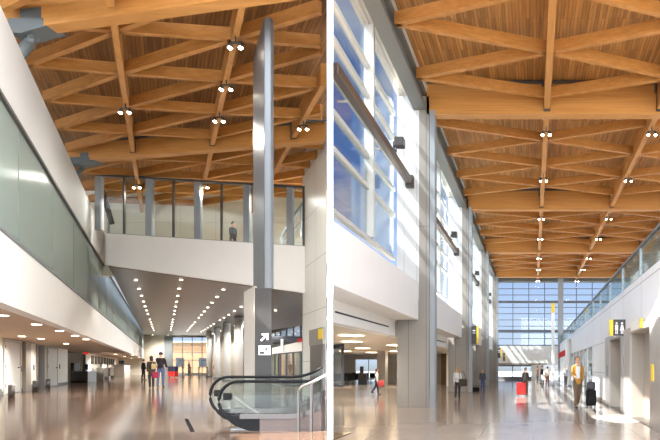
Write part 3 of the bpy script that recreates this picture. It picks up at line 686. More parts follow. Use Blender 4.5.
put('plate', MB().box(wl(83, 39), wl(88, 39), 39, 39.05, Rz(.95), Rz(1.1)).bevel(.01), 'exit', t)
# ---- bridge
KX = F / YBR
def bp(px, py, Y=YBR): return P(px, py, Y)
def btop(px): return 233.3 + (px - 108) / 197 * 13
def brail(px): return 174.5 + (px - 100) / 205 * 12.5
def bbot(px): return 265 + (px - 108) / 197 * 28
struct('trim_bridge', MB().prism([bp(105.5, bbot(105.5)), bp(305, bbot(305)), bp(305, btop(305)), bp(105.5, btop(105.5))], (0, .3, 0)), 'white')
struct('floor_bridge', MB().hexa([bp(106, btop(106) + 6, YBR + .3), bp(305, btop(305) + 6, YBR + .3), bp(305, btop(305) + 6, YBR + .3) + Vector((0, YW - YBR - .3, 0)), bp(106, btop(106) + 6, YBR + .3) + Vector((-1.5, YW - YBR - .3, 0)),
    bp(106, btop(106) + 2, YBR + .3), bp(305, btop(305) + 2, YBR + .3), bp(305, btop(305) + 2, YBR + .3) + Vector((0, YW - YBR - .3, 0)), bp(106, btop(106) + 2, YBR + .3) + Vector((-1.5, YW - YBR - .3, 0))]), 'cream')
ZFAR = 4.15
def zc(a, Y=YBR):
    u = min(1, max(0, (Y - YBR) / (YFAR - YBR))); return (3.49 - .142 * a) * (1 - u) + ZFAR * u
ed = lambda Y: (-2.116 + (A + 2.116) * (Y - YBR) / (YFAR - YBR), 5.2 if Y < YBR + .4 else min(9.5, 5.2 + (Y - YBR) * .4))
m = MB(); ny, nx = 16, 8
ys_ = [YBR + .3 + (YFAR - YBR - .3) * (k / ny) for k in range(ny + 1)]
for y0, y1 in zip(ys_, ys_[1:]):
    (l0, r0), (l1, r1) = ed(y0), ed(y1)
    for k in range(nx):
        c = [(l0 + (r0 - l0) * k / nx, y0), (l0 + (r0 - l0) * (k + 1) / nx, y0), (l1 + (r1 - l1) * (k + 1) / nx, y1), (l1 + (r1 - l1) * k / nx, y1)]
        m.hexa([L(a, y, zc(a, y)) for a, y in c] + [L(a, y, zc(a, y) + .15) for a, y in c])
bmesh.ops.remove_doubles(m.bm, verts=list(m.bm.verts), dist=.0005)
struct('ceiling_bridge', m, 'slat')
sc = thing('glass_screen', 'tall glass screen with grey posts along the white bridge', 'screen', bp(200, btop(200)))
edges = [97.5, 123.5, 148.3, 172.8, 196.8, 221, 246, 267.5, 289.5, 304]
for i, px in enumerate(edges):
    wide = i in (0, 2, 4, 6, 8)
    r = 2.9 if wide else .75
    if i == 9: r = 1.6
    put('post', MB().prism([bp(px - r, btop(px) + (1 if i else -3), YBR + .05), bp(px + r, btop(px) + (1 if i else -3), YBR + .05), bp(px + r, brail(px), YBR + .05), bp(px - r, brail(px), YBR + .05)], (0, .16 if wide else .07, 0)), 'greymetal' if wide else 'bracket', sc)
for p0, p1 in zip(edges, edges[1:]):
    q0 = max(p0, 106)
    put('glass_panel', MB().prism([bp(q0, btop(q0), YBR + .12), bp(p1, btop(p1), YBR + .12), bp(p1, brail(p1) + 1, YBR + .12), bp(q0, brail(q0) + 1, YBR + .12)], (0, .02, 0)), 'g_clear', sc)
put('top_rail', MB().prism([bp(95, brail(95) + 1.2, YBR + .04), bp(305, brail(305) + 1.2, YBR + .04), bp(305, brail(305) - .8, YBR + .04), bp(95, brail(95) - .8, YBR + .04)], (0, .14, 0)), 'bracket', sc)
put('bottom_rail', MB().prism([bp(106, btop(106) + .6, YBR + .04), bp(305, btop(305) + .6, YBR + .04), bp(305, btop(305) - .6, YBR + .04), bp(106, btop(106) - .6, YBR + .04)], (0, .14, 0)), 'greymetal', sc)
# handrail frame at the bridge's right end and stair rail at its left end
t = thing('stair_rail', 'grey stepped stair railing behind the right end of the bridge glass', 'railing', P(295, 240, 21.5))
put('handrail', MB().beam(P(281, 236, 21.5), P(303, 203, 21.5), .08, .1), 'greymetal', t); put('mid_rail', MB().beam(P(281, 246, 21.5), P(303, 219, 21.5), .05, .06), 'greymetal', t)
for px, q in ((282, 236), (291, 222), (301, 207)): put('post', MB().beam(P(px, q, 21.5), P(px, q + 32, 21.5), .07, .07, (0, 1, 0)), 'greymetal', t)
t = thing('stair_rail', 'dark sloping handrail behind the left end of the bridge glass', 'railing', P(106, 230, 21.5))
put('handrail', MB().beam(P(101, 186, 21.5), P(112, 224, 21.5), .1, .16), 'bracket', t); put('post', MB().beam(P(109, 222, 21.5), P(109, 238, 21.5), .07, .07, (0, 1, 0)), 'greymetal', t)
# bridge ceiling lights
rows = [(-1.23, 21.9), (.62, 20.15), (2.38, 21.2), (3.92, 21.6), (5.6, 26.4)]
bl = None
for r, (a, y0) in enumerate(rows):
    for j in range(13):
        Y = y0 + j * 2.58 * (1 if j < 7 else 1.12)
        if Y > YFAR - 6: break
        c = L(a, Y, zc(a, Y) - .02)
        lb = f'{ORD[j]} downlight of the {ORD[r]} row from the left in the dark slatted ceiling'
        if bl is None:
            bl = thing('ceiling_downlight', lb, 'light', (0, 0, 0), 'downlights in the dark slatted ceiling')
            put('rim', MB().prism(disc((0, 0, -.01), .075, .075, n=14), (0, 0, .02)), 'steel', bl); put('lens', MB().prism(disc((0, 0, -.022), .055, .055, n=14), (0, 0, .012)), 'lamp', bl); lamp(bl, (0, 0, -.05), 130, 140, r=.04)
            bl.location = c
        else: dup(bl, c, None, lb)
for i, (a, e) in enumerate(((-1.6, 330), (.4, 260), (7.5, 300))):  # extra fittings put in to brighten the far end wall
    cur = dup(bl, L(a, YFAR - 2.2, zc(a, YFAR - 2.2) - .02), None, f'{ORD[i]} added wall-washing fill light from the left before the far end wall')
    lamp(cur, (0, 0, -.06), e, 160, r=.06)
# ---- roof of the left concourse
def Yb(k, a): return 10.0 + 6.8 * k - .206 * a
lbn = ['near', 'middle', 'far']
for k in (0, 1):
    aL, z0, z1 = -7.0, 6.9, 7.45
    a_end = 0
    aR = 4.0
    for _ in range(20): aR = ar(Yb(k, aR)) - .03
    t = thing('roof_beam', f'{"nearer" if k == 0 else "farther"} honey glulam beam crossing the left concourse roof', 'beam', L(0, Yb(k, 0), z0), 'glulam beams of the left concourse')
    put('timber', MB().hexa([L(aL, Yb(k, aL), z0), L(aR, Yb(k, aR), z0), L(aR, Yb(k, aR) + .3, z0), L(aL, Yb(k, aL) + .3, z0), L(aL, Yb(k, aL), z1), L(aR, Yb(k, aR), z1), L(aR, Yb(k, aR) + .3, z1), L(aL, Yb(k, aL) + .3, z1)]), 'glulam', t)
    put('conduit', MB().tube([L(aL, Yb(k, aL) - .06, z1 + .02), L(aR, Yb(k, aR) - .06, z1 + .02)], .035, 8), 'bracket', t)
    for a in (-1.05, 1.5, 3.94):
        if k and a < aR - .1: put('bracket', MB().lbox(a - .09, a + .09, Yb(k, a) - .09, Yb(k, a), z0 + .1, z1 + .06), 'bracket', t)
pa = [-1.05, 1.5, 3.94, 6.4]
for i, a in enumerate(pa):
    ys = max(8.4, a * F / 161.6 + .25)
    t = thing('roof_purlin', f'slim glulam purlin along the left concourse roof, {ORD[i]} from the left', 'purlin', L(a, ys, 7.0), 'long purlins of the left concourse')
    for y0, y1 in ((ys, Yb(0, a) - .1), (max(ys, Yb(0, a) + .3), Yb(1, a) - .1), (max(ys, Yb(1, a) + .3), YW)):
        if y1 - y0 > .2: put('timber', MB().lbox(a - .07, a + .07, y0, y1, 7.0, 7.55), 'glulam_long', t)
bayname_of['L'] = ['before the nearer left-roof beam', 'between the two left-roof beams', 'beyond the farther left-roof beam']
strip_of['L'] = ['next to the white parapet band', 'over the left half of the bridge', 'beside the steel pylon', 'over the right wall', 'at the dividing wall']
lz = [-3.25, -1.05, 1.5, 3.94, 6.4]
def nodesL(ya, yb, i):
    off = -.206 * lz[i]
    base = [.1, 1.7, 3.35, 5.0, 6.6] if i % 2 == 0 else [.9, 2.5, 4.15, 5.75]
    return [ya + off + b for b in base]
inL = lambda p, q: p.x < RAYL * p.y - .05 and q.x < RAYL * q.y - .05 and min(p.y, q.y) > 8.0 and max(p.y, q.y) < YW
brace_set(lambda a, y: L(a, y, 7.28), [(3.2, 10, inL), (10, 16.8, inL), (16.8, 23.6, inL)], lz, nodesL, 'L', .11, .26, 'slanting braces of the left concourse roof')
# spots
sl = None
for i, (px, py, a) in enumerate(((236.5, 46, 1.5), (224.5, 88, 1.5), (216, 120, 1.5), (126, 111, -1.05), (296, 128, 3.94))):
    Y = F * 6.8 / (HY - py); c = L(a, Y, 6.86)
    lb = 'pair of glowing spots under the left concourse roof, ' + ['nearest on the middle purlin', 'second on the middle purlin', 'third on the middle purlin', 'alone on the left purlin', 'by the right wall above the bridge'][i]
    if sl is None: sl = spot_pair(c, lb, 'paired spots of the left concourse'); sl.scale = (.42, .42, .42); cur = sl
    else: cur = dup(sl, c, None, lb)
    if i == 2: lamp(cur, (0, -.06, -.7), 300, 165, r=.25)
for i, a in enumerate((-1.05, 1.5, 3.94)):  # extra spot pairs added to light the wall behind the bridge
    cur = dup(sl, L(a, 19.6, 6.86), None, f'added pair of fill spots just beyond the bridge glass, {ORD[i]} from the left')
    lamp(cur, (0, -.06, -.7), 260, 165, r=.1)
# steel struts under the beams at the left
for k, (p0, p1, pl, nm) in enumerate((((22, 52), (42, 26), 38, 'nearer'), ((79, 172), (90, 158), 92, 'farther'))):
    Y = Yb(k, -2.6) + .15
    t = thing('roof_strut', f'{nm} grey steel strut with gusset plate under the left roof beam', 'strut', P(*p0, Y), 'steel roof struts')
    a, b = P(*p0, Y), P(*p1, Y); d = (b - a)
    put('pipe', MB().tube([a - d * .8, a + d * .35], .1 if k == 0 else .07, 14), 'strut', t)
    put('cone_end', MB().tube([a + d * .35, a + d * .6], [.1 if k == 0 else .07, .05], 14), 'strut', t)
    put('fork_plate', MB().beam(a + d * .5, b + d * .1, .06, .2 if k == 0 else .13, (0, 1, 0)), 'strut', t)
    if k == 0: put('gusset_plate', MB().prism([P(8, 18, Y - .18), P(47, 18, Y - .18), P(52, 25, Y - .18), P(48, 19 + 6, Y - .18), P(20, 33, Y - .18), P(8, 32, Y - .18)], (0, .36, 0)).prism([P(20, 9, Y - .17), P(55, 5, Y - .17), P(45, 19, Y - .17), P(20, 19, Y - .17)], (0, .02, 0)), 'strut', t)
    else: put('gusset_plate', MB().prism([P(70, 157, Y - .17), P(96, 157, Y - .17), P(94, 161, Y - .17), P(78, 164, Y - .17), P(70, 164, Y - .17)], (0, .34, 0)).prism([P(80, 153, Y - .16), P(103, 150.5, Y - .16), P(96, 157.5, Y - .16), P(80, 157.5, Y - .16)], (0, .02, 0)), 'strut', t)
# ---- steel pylon with sign
YP = 10.4
def pp(px, py): return P(px, py, YP)
t = thing('steel_pylon', 'tall stainless steel pylon blade with slanted top behind the escalator', 'pylon', pp(262, 419))
zb = LF
def pv(px, z, Y=YP): return Vector((wl(px, Y), Y, z))
YQ = YP + 1.35
put('front_face', MB().prism([pp(264.2, 288), pp(270.6, 288), pp(270.6, 17.5), pp(264.2, 17.5)], (0, .12, 0)), 'pylon', t)
put('side_face', MB().hexa([pp(264.2, 288), pp(264.6, 288), P(254.2, 288, YQ), P(253.2, 288, YQ), pp(264.2, 17.5), pp(264.6, 17.5), P(254.2, 57, YQ), P(253.2, 57, YQ)]), 'pylon', t)
put('lower_casing', MB().prism([pv(254.5, zb), pv(271.6, zb), pp(271.6, 288), pp(254.5, 288)], (SK * .5, .5, 0)), 'pylon_dark', t, 'dark grey lower casing')
put('casing_side', MB().prism([Vector((wl(244, YP + .3), YP + .3, zb)), Vector((wl(254.4, YP - .01), YP - .01, zb)), P(254.4, 286, YP - .01), P(244, 292, YP + .3)], (.02, .06, 0)), 'greige', t)
sg = thing('direction_sign', 'white arrow and white square arrow panel on the dark pylon', 'sign', P(264, 355, YP))
q = YP - .035
def arrow(c, s, ang, y, m, th=.02):
    ca, sa = math.cos(ang), math.sin(ang)
    R_ = lambda x, z: Vector((c.x + (x * ca - z * sa) * s, y, c.z + (x * sa + z * ca) * s))
    m.prism([R_(-1, -.16), R_(.5, -.16), R_(.5, .16), R_(-1, .16)], (0, th, 0))
    m.prism([R_(.95, 0), R_(.1, .85), R_(-.15, .62), R_(.45, 0), R_(-.15, -.62), R_(.1, -.85)], (0, th, 0))
m = MB(); arrow(P(264.5, 337, q), .105, math.pi / 4, q, m); put('arrow', m, 'signwhite', sg)
put('white_panel', MB().prism([P(258.5, 355, q), P(270, 355, q), P(270, 345.5, q), P(258.5, 345.5, q)], (0, .02, 0)), 'signwhite', sg)
m = MB(); arrow(P(265.2, 349, q - .012), .05, 0, q - .012, m, .012); m.prism([P(259.5, 354, q - .012), P(264, 354, q - .012), P(264, 351.5, q - .012), P(259.5, 351.5, q - .012)], (0, .012, 0)); put('panel_marking', m, 'darkgrey', sg)
# ---- escalator
YN, YK = 8.62, 9.75
ZL = LF
t = thing('escalator', 'escalator with black handrails and glass sides rising beside the dividing wall', 'escalator', P(280, 430, 9))
def epath(Y, xl, zt, xr, xb, r=.34, slope=.56):
    """newel curve at the left, then flat, then the incline"""
    pts = []
    zl = ZL + .16
    pts.append(Vector((xl + .42, Y, zl)))
    cx, cz = xl + r + .03, (zt + zl) / 2; rz = (zt - zl) / 2
    for i in range(13):
        th = math.radians(-100 - i * 170 / 12)
        pts.append(Vector((cx + (r + .0) * math.cos(th), Y, cz + rz * math.sin(th))))
    pts.append(Vector((cx + .15, Y, zt)))
    n = 6
    pts.append(Vector((xb, Y, zt)))
    for i in range(1, n + 1):
        u = i / n * .5
        pts.append(Vector((xb + u, Y, zt + slope * u * u)))
    xe, ze = pts[-1].x, pts[-1].z
    if xr > xe: pts.append(Vector((xr, Y, ze + slope * (xr - xe))))
    return [p for p in pts if p.x <= xr + .001]
hr = []
for i, (Y, pl, pt_, pb) in enumerate(((YN, 217.0, 381.3, 306), (YK, 208.5, 377.0, 292))):
    zt = P(0, pt_, Y).z; xr = RAYL * Y - .06
    pts = epath(Y, wl(pl, Y), zt, xr, wl(pb, Y))
    put('handrail', MB().tube(pts, .027, 10), 'black', t, 'near black handrail' if i == 0 else 'far black handrail')
    gl_ = [p + Vector((.03 if k < 12 else 0, 0, -.03)) for k, p in enumerate(pts)]
    zb_ = ZL + .28
    poly = [Vector((p.x, Y - .006, max(p.z, zb_))) for p in gl_[2:]]
    poly += [Vector((poly[-1].x, Y - .006, zb_ + max(0, (xr - wl(pb, Y) - .3) * .5))), Vector((wl(pb, Y) + .1, Y - .006, zb_)), Vector((wl(pl, Y) + .5, Y - .006, zb_))]
    put('glass_side', MB().prism(poly, (0, .012, 0)), 'g_bal', t)
    # deck and skirting under the glass
    dk = []
    xb = wl(pb, Y)
    x0 = wl(243 if i == 0 else 233, Y)
    for x in [x0 + (xr - x0) * k / 14 for k in range(15)]:
        u = max(0, x - (xb - .25)); rise = .56 * u * u if u < .5 else .56 * .25 + .56 * (u - .5)
        dk.append((x, rise))
    m = MB()
    for (xa, ra), (xc, rc) in zip(dk, dk[1:]):
        m.hexa([(xa, Y - .1, ZL + .2 + ra), (xc, Y - .1, ZL + .2 + rc), (xc, Y + .1, ZL + .2 + rc), (xa, Y + .1, ZL + .2 + ra), (xa, Y - .1, ZL + .28 + ra), (xc, Y - .1, ZL + .28 + rc), (xc, Y + .1, ZL + .28 + rc), (xa, Y + .1, ZL + .28 + ra)])
    put('deck_trim', m, 'steel_d', t)
    m = MB()
    for (xa, ra), (xc, rc) in zip(dk, dk[1:]):
        if xa < wl(260, Y): continue
        m.hexa([(xa, Y - .08, ZL), (xc, Y - .08, ZL), (xc, Y + .06, ZL), (xa, Y + .06, ZL), (xa, Y - .08, ZL + .2 + ra), (xc, Y - .08, ZL + .2 + rc), (xc, Y + .06, ZL + .2 + rc), (xa, Y + .06, ZL + .2 + ra)])
    put('plinth', m, 'plinth', t)
    put('newel_base', MB().prism([Vector((wl(pl, Y) + .2, Y - .09, ZL + .2)), Vector((wl(pl, Y) + .35, Y - .09, ZL + .08)), Vector((wl(252, Y), Y - .09, ZL)), Vector((wl(262, Y), Y - .09, ZL)), Vector((wl(262, Y), Y - .09, ZL + .2)), Vector((wl(pl, Y) + .25, Y - .09, ZL + .26))], (0, .18, 0)), 'black', t)
    put('handrail_inlet', MB().box(wl(pl, Y) + .12, wl(pl, Y) + .23, Y - .05, Y + .05, ZL + .5, ZL + .62).bevel(.02), 'black', t)
    put('inner_strip', MB().beam((wl(pl, Y) + .22, Y + .05, ZL + .58), (wl(pl, Y) + .75, Y + .05, ZL + .22), .03, .035), 'steel_w', t)
put('comb_plate', MB().box(wl(240, 9), wl(262, 9.2), YN + .1, YK - .1, ZL, ZL + .015), 'steel', t)
for i in range(9):
    x = wl(263, 9.2) + i * .2; u = max(0, x - (wl(300, 9.2) - .3)); rise = .56 * u * u if u < .5 else .14 + .56 * (u - .5)
    xe = min(x + .22, RAYL * (YK) - .05)
    if x < RAYL * YK - .3: put('step', MB().box(x, xe, YN + .12, YK - .12, ZL + .0, ZL + .02 + rise), 'steel_d', t)
put('floor_slot', MB().hexa([P(184.5, 419, 1.05 * F / 52), P(188, 419, 1.05 * F / 52), P(195, 432, 1.05 * F / 65), P(190.5, 432, 1.05 * F / 65)] + [p + Vector((0, 0, .006)) for p in (P(184.5, 419, 1.05 * F / 52), P(188, 419, 1.05 * F / 52), P(195, 432, 1.05 * F / 65), P(190.5, 432, 1.05 * F / 65))]), 'matte_black', None, 'thin dark drain slot in the floor left of the escalator', 'grating')
t = thing('guard_railing', 'steel guard railing with one post in front of the escalator by the dividing wall', 'railing', P(311, 430, 8.4))
YG = 8.4
put('post', MB().box(wl(309.8, YG), wl(311.8, YG), YG, YG + .05, ZL, P(0, 384, YG).z), 'steel_d', t)
put('top_rail', MB().tube([P(298, 392, YG + .02), P(302, 386, YG + .02), P(307, 384.5, YG + .02), P(313, 382, YG + .02), P(325.4, 375, YG + .02)], .022, 8), 'steel_w', t)
put('low_post', MB().box(wl(297, YG), wl(299.2, YG), YG, YG + .04, ZL, P(0, 391, YG).z), 'steel_d', t)
# stone threshold strip in front
struct('floor_left_border', MB().box(wl(60, 8.3), RAYL * 7.3 - .02, 6.6, 8.36, LF - .02, LF + .003), 'floor_l')
# ---- steel lift door with yellow sign at the right wall
t = thing('lift_portal', 'dark steel lift doorway with yellow plate in the left concourse right wall', 'elevator', L(CR, 17.2, FZ))
y0_, y1_ = 16.88, 18.4
put('frame', MB().lbox(CR - .07, CR - .005, y0_, y1_, FZ, .75), 'steel_d', t); put('door', MB().lbox(CR - .09, CR - .07, y0_ + .03, y1_ - .25, FZ, .62), 'steel_d', t)
put('yellow_plate', MB().lbox(CR - .1, CR - .07, 16.9, 17.35, .02 + .9, 1.25), 'yellow', t, 'yellow plate'); put('header', MB().lbox(CR - .08, CR - .005, 16.88, 18.5, .75, 1.3), 'steel_w', t)
# ---- far end of the left concourse
wf = MB()
wf.lbox(-13, -.1 + .0, YFAR, YFAR + .3, FZ, 4.6).lbox(-.1, 6.3, YFAR, YFAR + .3, 4.05, 4.6).lbox(6.3, 14, YFAR, YFAR + .3, FZ, 4.6)
struct('wall_far_left', wf, 'panel_back')
wn = struct('window_22', MB().lbox(1.0, 6.3, YFAR + .05, YFAR + .15, FZ, FZ + .25).lbox(1.0, 6.3, YFAR + .05, YFAR + .15, 3.9, 4.05).lbox(-.1, 1.0, YFAR, YFAR + .3, FZ, 4.05), 'greymetal')
m = MB()
for a in (1.0, 2.3, 3.6, 4.9, 6.2): m.lbox(a - .05, a + .05, YFAR + .05, YFAR + .15, FZ, 4.05)
for z in (.9, 1.9, 2.9): m.lbox(1.0, 6.3, YFAR + .06, YFAR + .14, z - .04, z + .04)
put('glazing_bar', m, 'mull_d', wn); put('pane', MB().lbox(1.0, 6.3, YFAR + .09, YFAR + .11, FZ + .2, 3.95), 'g_win', wn)
xo = L(3.5, 92, 0).x
t = thing('tan_building', 'tan masonry building seen through the far concourse window', 'building', (xo, 95, -.45))
put('wall', MB().box(xo - 16, xo + 16, 95, 105, -.45, 6.0), 'tan', t); put('roof', MB().box(xo - 16.4, xo + 16.4, 94.6, 105.4, 6.0, 6.3), 'greymetal', t)
for i in range(6): put('window', MB().box(xo - 12 + i * 4.2, xo - 10.6 + i * 4.2, 94.93, 95.02, 1.6, 3.2), 'screen', t)
for i, Y in enumerate((33.5, 40, 47.5, 56)):
    c = L(4.75, Y, FZ); t = thing('concourse_column', 'white round concourse column, ' + ['nearest to the steel pylon', 'second beyond the steel pylon', 'third beyond the steel pylon', 'farthest, by the end window'][i], 'column', c, 'round white concourse columns')
    put('shaft', MB().tube([c, Vector((c.x, c.y, Rz(zc(4.75, Y))))], .26, 18), 'white', t); put('base_ring', MB().tube([c, c + Vector((0, 0, .15))], .3, 18), 'steel', t)
# glazed entrance on the right, behind the pylon
struct('wall_far_right', MB().lbox(9.3, 9.55, 26, YFAR, 2.9, 4.0).lbox(9.3, 9.55, 50, YFAR, FZ, 2.9), 'pylon_dark')
en = struct('window_23', MB().lbox(9.2, 9.3, 27, 50, FZ, FZ + .1).lbox(9.15, 9.3, 27, 50, 1.0, 1.35), 'mull_d')
m = MB()
for i in range(12): m.lbox(9.2, 9.3, 27 + i * 2.08, 27.16 + i * 2.08, FZ, 2.9)
put('upright_bar', m, 'mull_d', en); put('pane', MB().lbox(9.24, 9.26, 27, 50, FZ + .1, 2.9), 'g_win', en)
c = P(288, 388, 29.5); c.z = LF
t = thing('revolving_door', 'dark-framed round revolving door behind the steel pylon', 'door', c)
for z0_, z1_ in ((2.35, 2.75), (0, .06)): put('canopy_ring' if z0_ else 'floor_ring', MB().tube([(c.x, c.y, LF + z0_), (c.x, c.y, LF + z1_)], 1.0, 28), 'mull_d' if z0_ else 'steel_d', t)
for s in (0, 1):
    pts = [Vector((c.x + .97 * math.cos(th), c.y + .97 * math.sin(th), LF + .06)) for th in (math.radians(s * 180 - 40 + k * 10) for k in range(9))]
    m = MB()
    for p_, q_ in zip(pts, pts[1:]): m.hexa([p_, q_, q_ * 1, p_ * 1] if False else [p_, q_, q_ + Vector((0, .01, 0)), p_ + Vector((0, .01, 0)), p_ + Vector((0, 0, 2.29)), q_ + Vector((0, 0, 2.29)), q_ + Vector((0, .01, 2.29)), p_ + Vector((0, .01, 2.29))])
    put('curved_glass', m, 'g_rail', t)
for k in range(3):
    th = .5 + k * 2.094; d = Vector((math.cos(th), math.sin(th), 0))
    wg = put('wing', MB().beam(Vector((c.x, c.y, LF + .1)) + d * .9, Vector((c.x, c.y, LF + 2.3)) + d * .9, .05, .05, d).beam(Vector((c.x, c.y, LF + .12)), Vector((c.x, c.y, LF + .12)) + d * .92, .04, .08).beam(Vector((c.x, c.y, LF + 2.28)), Vector((c.x, c.y, LF + 2.28)) + d * .92, .04, .08), 'mull_d', t)
for px in (273.5, 281, 294.5, 302):
    pass
t = thing('entrance_canopy', 'white entrance canopy edge with red strip above the revolving door', 'canopy', P(288, 352, 25))
put('canopy_slab', MB().hexa([P(272, 354, 25), P(302, 351, 25), P(302, 351, 26.8), P(272, 354, 26.8), P(272, 348, 25), P(302, 341, 25), P(302, 341, 26.8), P(272, 348, 26.8)]), 'white', t)
put('red_strip', MB().prism([P(297.5, 342.5, 24.95), P(303, 341, 24.95), P(303, 337.5, 24.95), P(297.5, 339, 24.95)], (0, .05, 0)), 'red', t, 'red sign strip'); put('hanger', MB().box(wl(281, 25), wl(283.5, 25), 24.95, 25, P(0, 353, 25).z, P(0, 339, 25).z), 'signwhite', t)
# small things on the far floor
def barrier(px, py, label):
    Y = 1.05 * F / (py - HY); x = wl(px, Y)
    t = thing('queue_post', label, 'post', (x, Y, LF), 'grey queue posts')
    put('pole', MB().tube([(x, Y, LF), (x, Y, LF + .95)], .05, 8), 'steel_d', t); put('foot', MB().prism(disc((x, Y, LF), .2, .2, n=12), (0, 0, .03)), 'black', t); put('belt_head', MB().tube([(x, Y, LF + .95), (x, Y, LF + 1.05)], .07, 8), 'black', t)
for i, (px, py) in enumerate(((183, 377.5), (190.5, 378), (199, 378), (207, 377.5))): barrier(px, py, f'{ORD[i]} grey queue post from the left before the far window')
Y = 52
t = thing('suitcase', 'navy and red upright trunk standing right of the couple', 'suitcase', P(171, 377, Y))
put('body', MB().box(wl(167.5, Y), wl(175, Y), Y, Y + .5, LF + .08, LF + .62).bevel(.04), 'red', t, 'red lower half'); put('lid', MB().box(wl(167.5, Y), wl(175, Y), Y - .01, Y + .51, LF + .62, LF + 1.12).bevel(.04), mat('navy', (44, 50, 80), .6), t, 'navy upper half')
for dx in (168.5, 174): put('wheel', MB().tube([(wl(dx, Y) - .03, Y + .1, LF + .05), (wl(dx, Y) + .03, Y + .1, LF + .05)], .05, 10), 'black', t)

# ================================================================== PEOPLE
SKIN = mat('skin', (214, 164, 134), .5); MATS['skin2'] = None
def cmat(c): return mat('cloth_%d_%d_%d' % c, c, .8, noise=.08, nscale=20)
def skin_mesh(V, E, R, root=0, sub=1):
    me = bpy.data.meshes.new('tmp'); me.from_pydata([tuple(v) for v in V], E, []); me.update()
    o = bpy.data.objects.new('tmp', me); COL.objects.link(o)
    o.modifiers.new('s', 'SKIN')
    for i, d in enumerate(me.skin_vertices[0].data):
        r = R[i]; d.radius = (r, r) if not isinstance(r, tuple) else r; d.use_root = (i == root)
    if sub: ss = o.modifiers.new('u', 'SUBSURF'); ss.levels = sub; ss.render_levels = sub
    dg = bpy.context.evaluated_depsgraph_get(); out = bpy.data.meshes.new_from_object(o.evaluated_get(dg))
    bpy.data.objects.remove(o); bpy.data.meshes.remove(me)
    for p in out.polygons: p.use_smooth = True
    return out
def person(loc, rz, height, label, top, bottom, shoes=(40, 34, 30), hair=(60, 42, 30), stride=.35, armL=(.15, .1), armR=(-.15, .1), coat=0, long_hair=0, shirt=None, lean=0, hat=None, group=None, sit=0, fem=0, headturn=0):
    """faces -Y; stride swings the legs, arm=(forward swing, elbow bend)"""
    t = thing('person', label, 'person', (0, 0, 0), group)
    sw = .15 if fem else .172; hw = .09
    hipz = .93 - (.02 if stride else 0)
    def leg(s, th):
        hip = Vector((s * hw, 0, hipz)); k = hip + Vector((s * .005, -math.sin(th) * .44, -math.cos(th) * .44))
        th2 = th - (.12 if th > 0 else .45 if th < -.15 else .08)
        an = k + Vector((0, -math.sin(th2) * .42, -math.cos(th2) * .42))
        return hip, k, an
    def arm(s, sw_, bend):
        sh = Vector((s * sw, lean * -.25, 1.43)); e = sh + Vector((s * .035, -math.sin(sw_) * .29, -math.cos(sw_) * .29))
        w_ = e + Vector((-s * .01, -math.sin(sw_ + bend) * .25, -math.cos(sw_ + bend) * .25))
        d = (w_ - e).normalized(); h = w_ + d * .085
        return sh, e, w_, h, d
    Ls = [leg(-1, stride), leg(1, -stride)]
    lo = min(an.z for _, _, an in Ls) - .085
    As = [arm(-1, *armL), arm(1, *armR)]
    pel = Vector((0, 0, .96)); wa = Vector((0, -lean * .08, 1.12)); ch = Vector((0, -lean * .2, 1.32)); nb_ = Vector((0, -lean * .26, 1.46)); nk = Vector((0, -lean * .3 - .01, 1.54)); hd_ = Vector((0, -lean * .33 - .02, 1.63))
    V = [pel, wa, ch, nb_, nk, hd_]; E = [(0, 1), (1, 2), (2, 3), (3, 4), (4, 5)]; R = [.125, .11, .125, .08, .052, .06]
    for hip, k, an in Ls:
        i = len(V); V += [hip, k, an, an + Vector((0, -.13, -.05))]; E += [(0, i), (i, i + 1), (i + 1, i + 2), (i + 2, i + 3)]; R += [.085, .055, .038, .034]
    for s, (sh, e, w_, h, d) in zip((-1, 1), As):
        i = len(V); V += [sh, e, w_, h]; E += [(3, i), (i, i + 1), (i + 1, i + 2), (i + 2, i + 3)]; R += [.055, .04, .028, (.034, .02)]
        for f in range(4):
            off = Vector((0, (f - 1.5) * .02, 0)); L1 = (.036, .042, .04, .032)[f]
            j = len(V); a_ = h + off + d * .03; b_ = a_ + d * L1 + Vector((-s * .008, 0, 0)); c_ = b_ + d * L1 * .75 + Vector((-s * .018, 0, 0))
            V += [a_, b_, c_]; E += [(i + 3, j), (j, j + 1), (j + 1, j + 2)]; R += [.009, .0085, .007]
        j = len(V); V += [w_ + d * .04 + Vector((0, -.035, 0)), w_ + d * .085 + Vector((-s * .01, -.05, 0))]; E += [(i + 2, j), (j, j + 1)]; R += [.011, .009]
    m = MB(); m.add(skin_mesh(V, E, R))
    hm = MB(); hc = hd_ + Vector((0, -.012, .03))
    hm.ball(hc, .1, (.78, .95, 1.16), 16)
    for v in hm.bm.verts:
        if v.co.z < hc.z - .02: v.co.x = hc.x + (v.co.x - hc.x) * (1 + (v.co.z - hc.z) * 2.0)
    hm.ball(hc + Vector((0, -.1, -.012)), .018, (.8, 1, 1.3), 8)
    for s in (-1, 1): hm.ball(hc + Vector((s * .079, .005, -.01)), .024, (.4, .8, 1.2), 8); hm.ball(hc + Vector((s * .03, -.086, .01)), .011, (1.2, .6, .8), 8, 1)
    hm.box(hc.x - .022, hc.x + .022, hc.y - .092, hc.y - .085, hc.z - .058, hc.z - .05, 2)
    rot = Matrix.Translation(hc) @ Matrix.Rotation(headturn, 4, 'Z') @ Matrix.Translation(-hc)
    hm.bm.transform(rot); tmp = bpy.data.meshes.new('h'); hm.bm.to_mesh(tmp); hm.bm.free(); m.add(tmp)
    fit = Matrix.Scale(height / (1.755 - lo), 4) @ Matrix.Translation((0, 0, -lo))
    mf = MB(); mf.bm.free(); mf.bm = m.bm; mf.bm.transform(fit)
    body = put('body', mf, [SKIN, mat('eye_dark', (40, 30, 26), .3), mat('lip', (168, 96, 88), .5)], t)
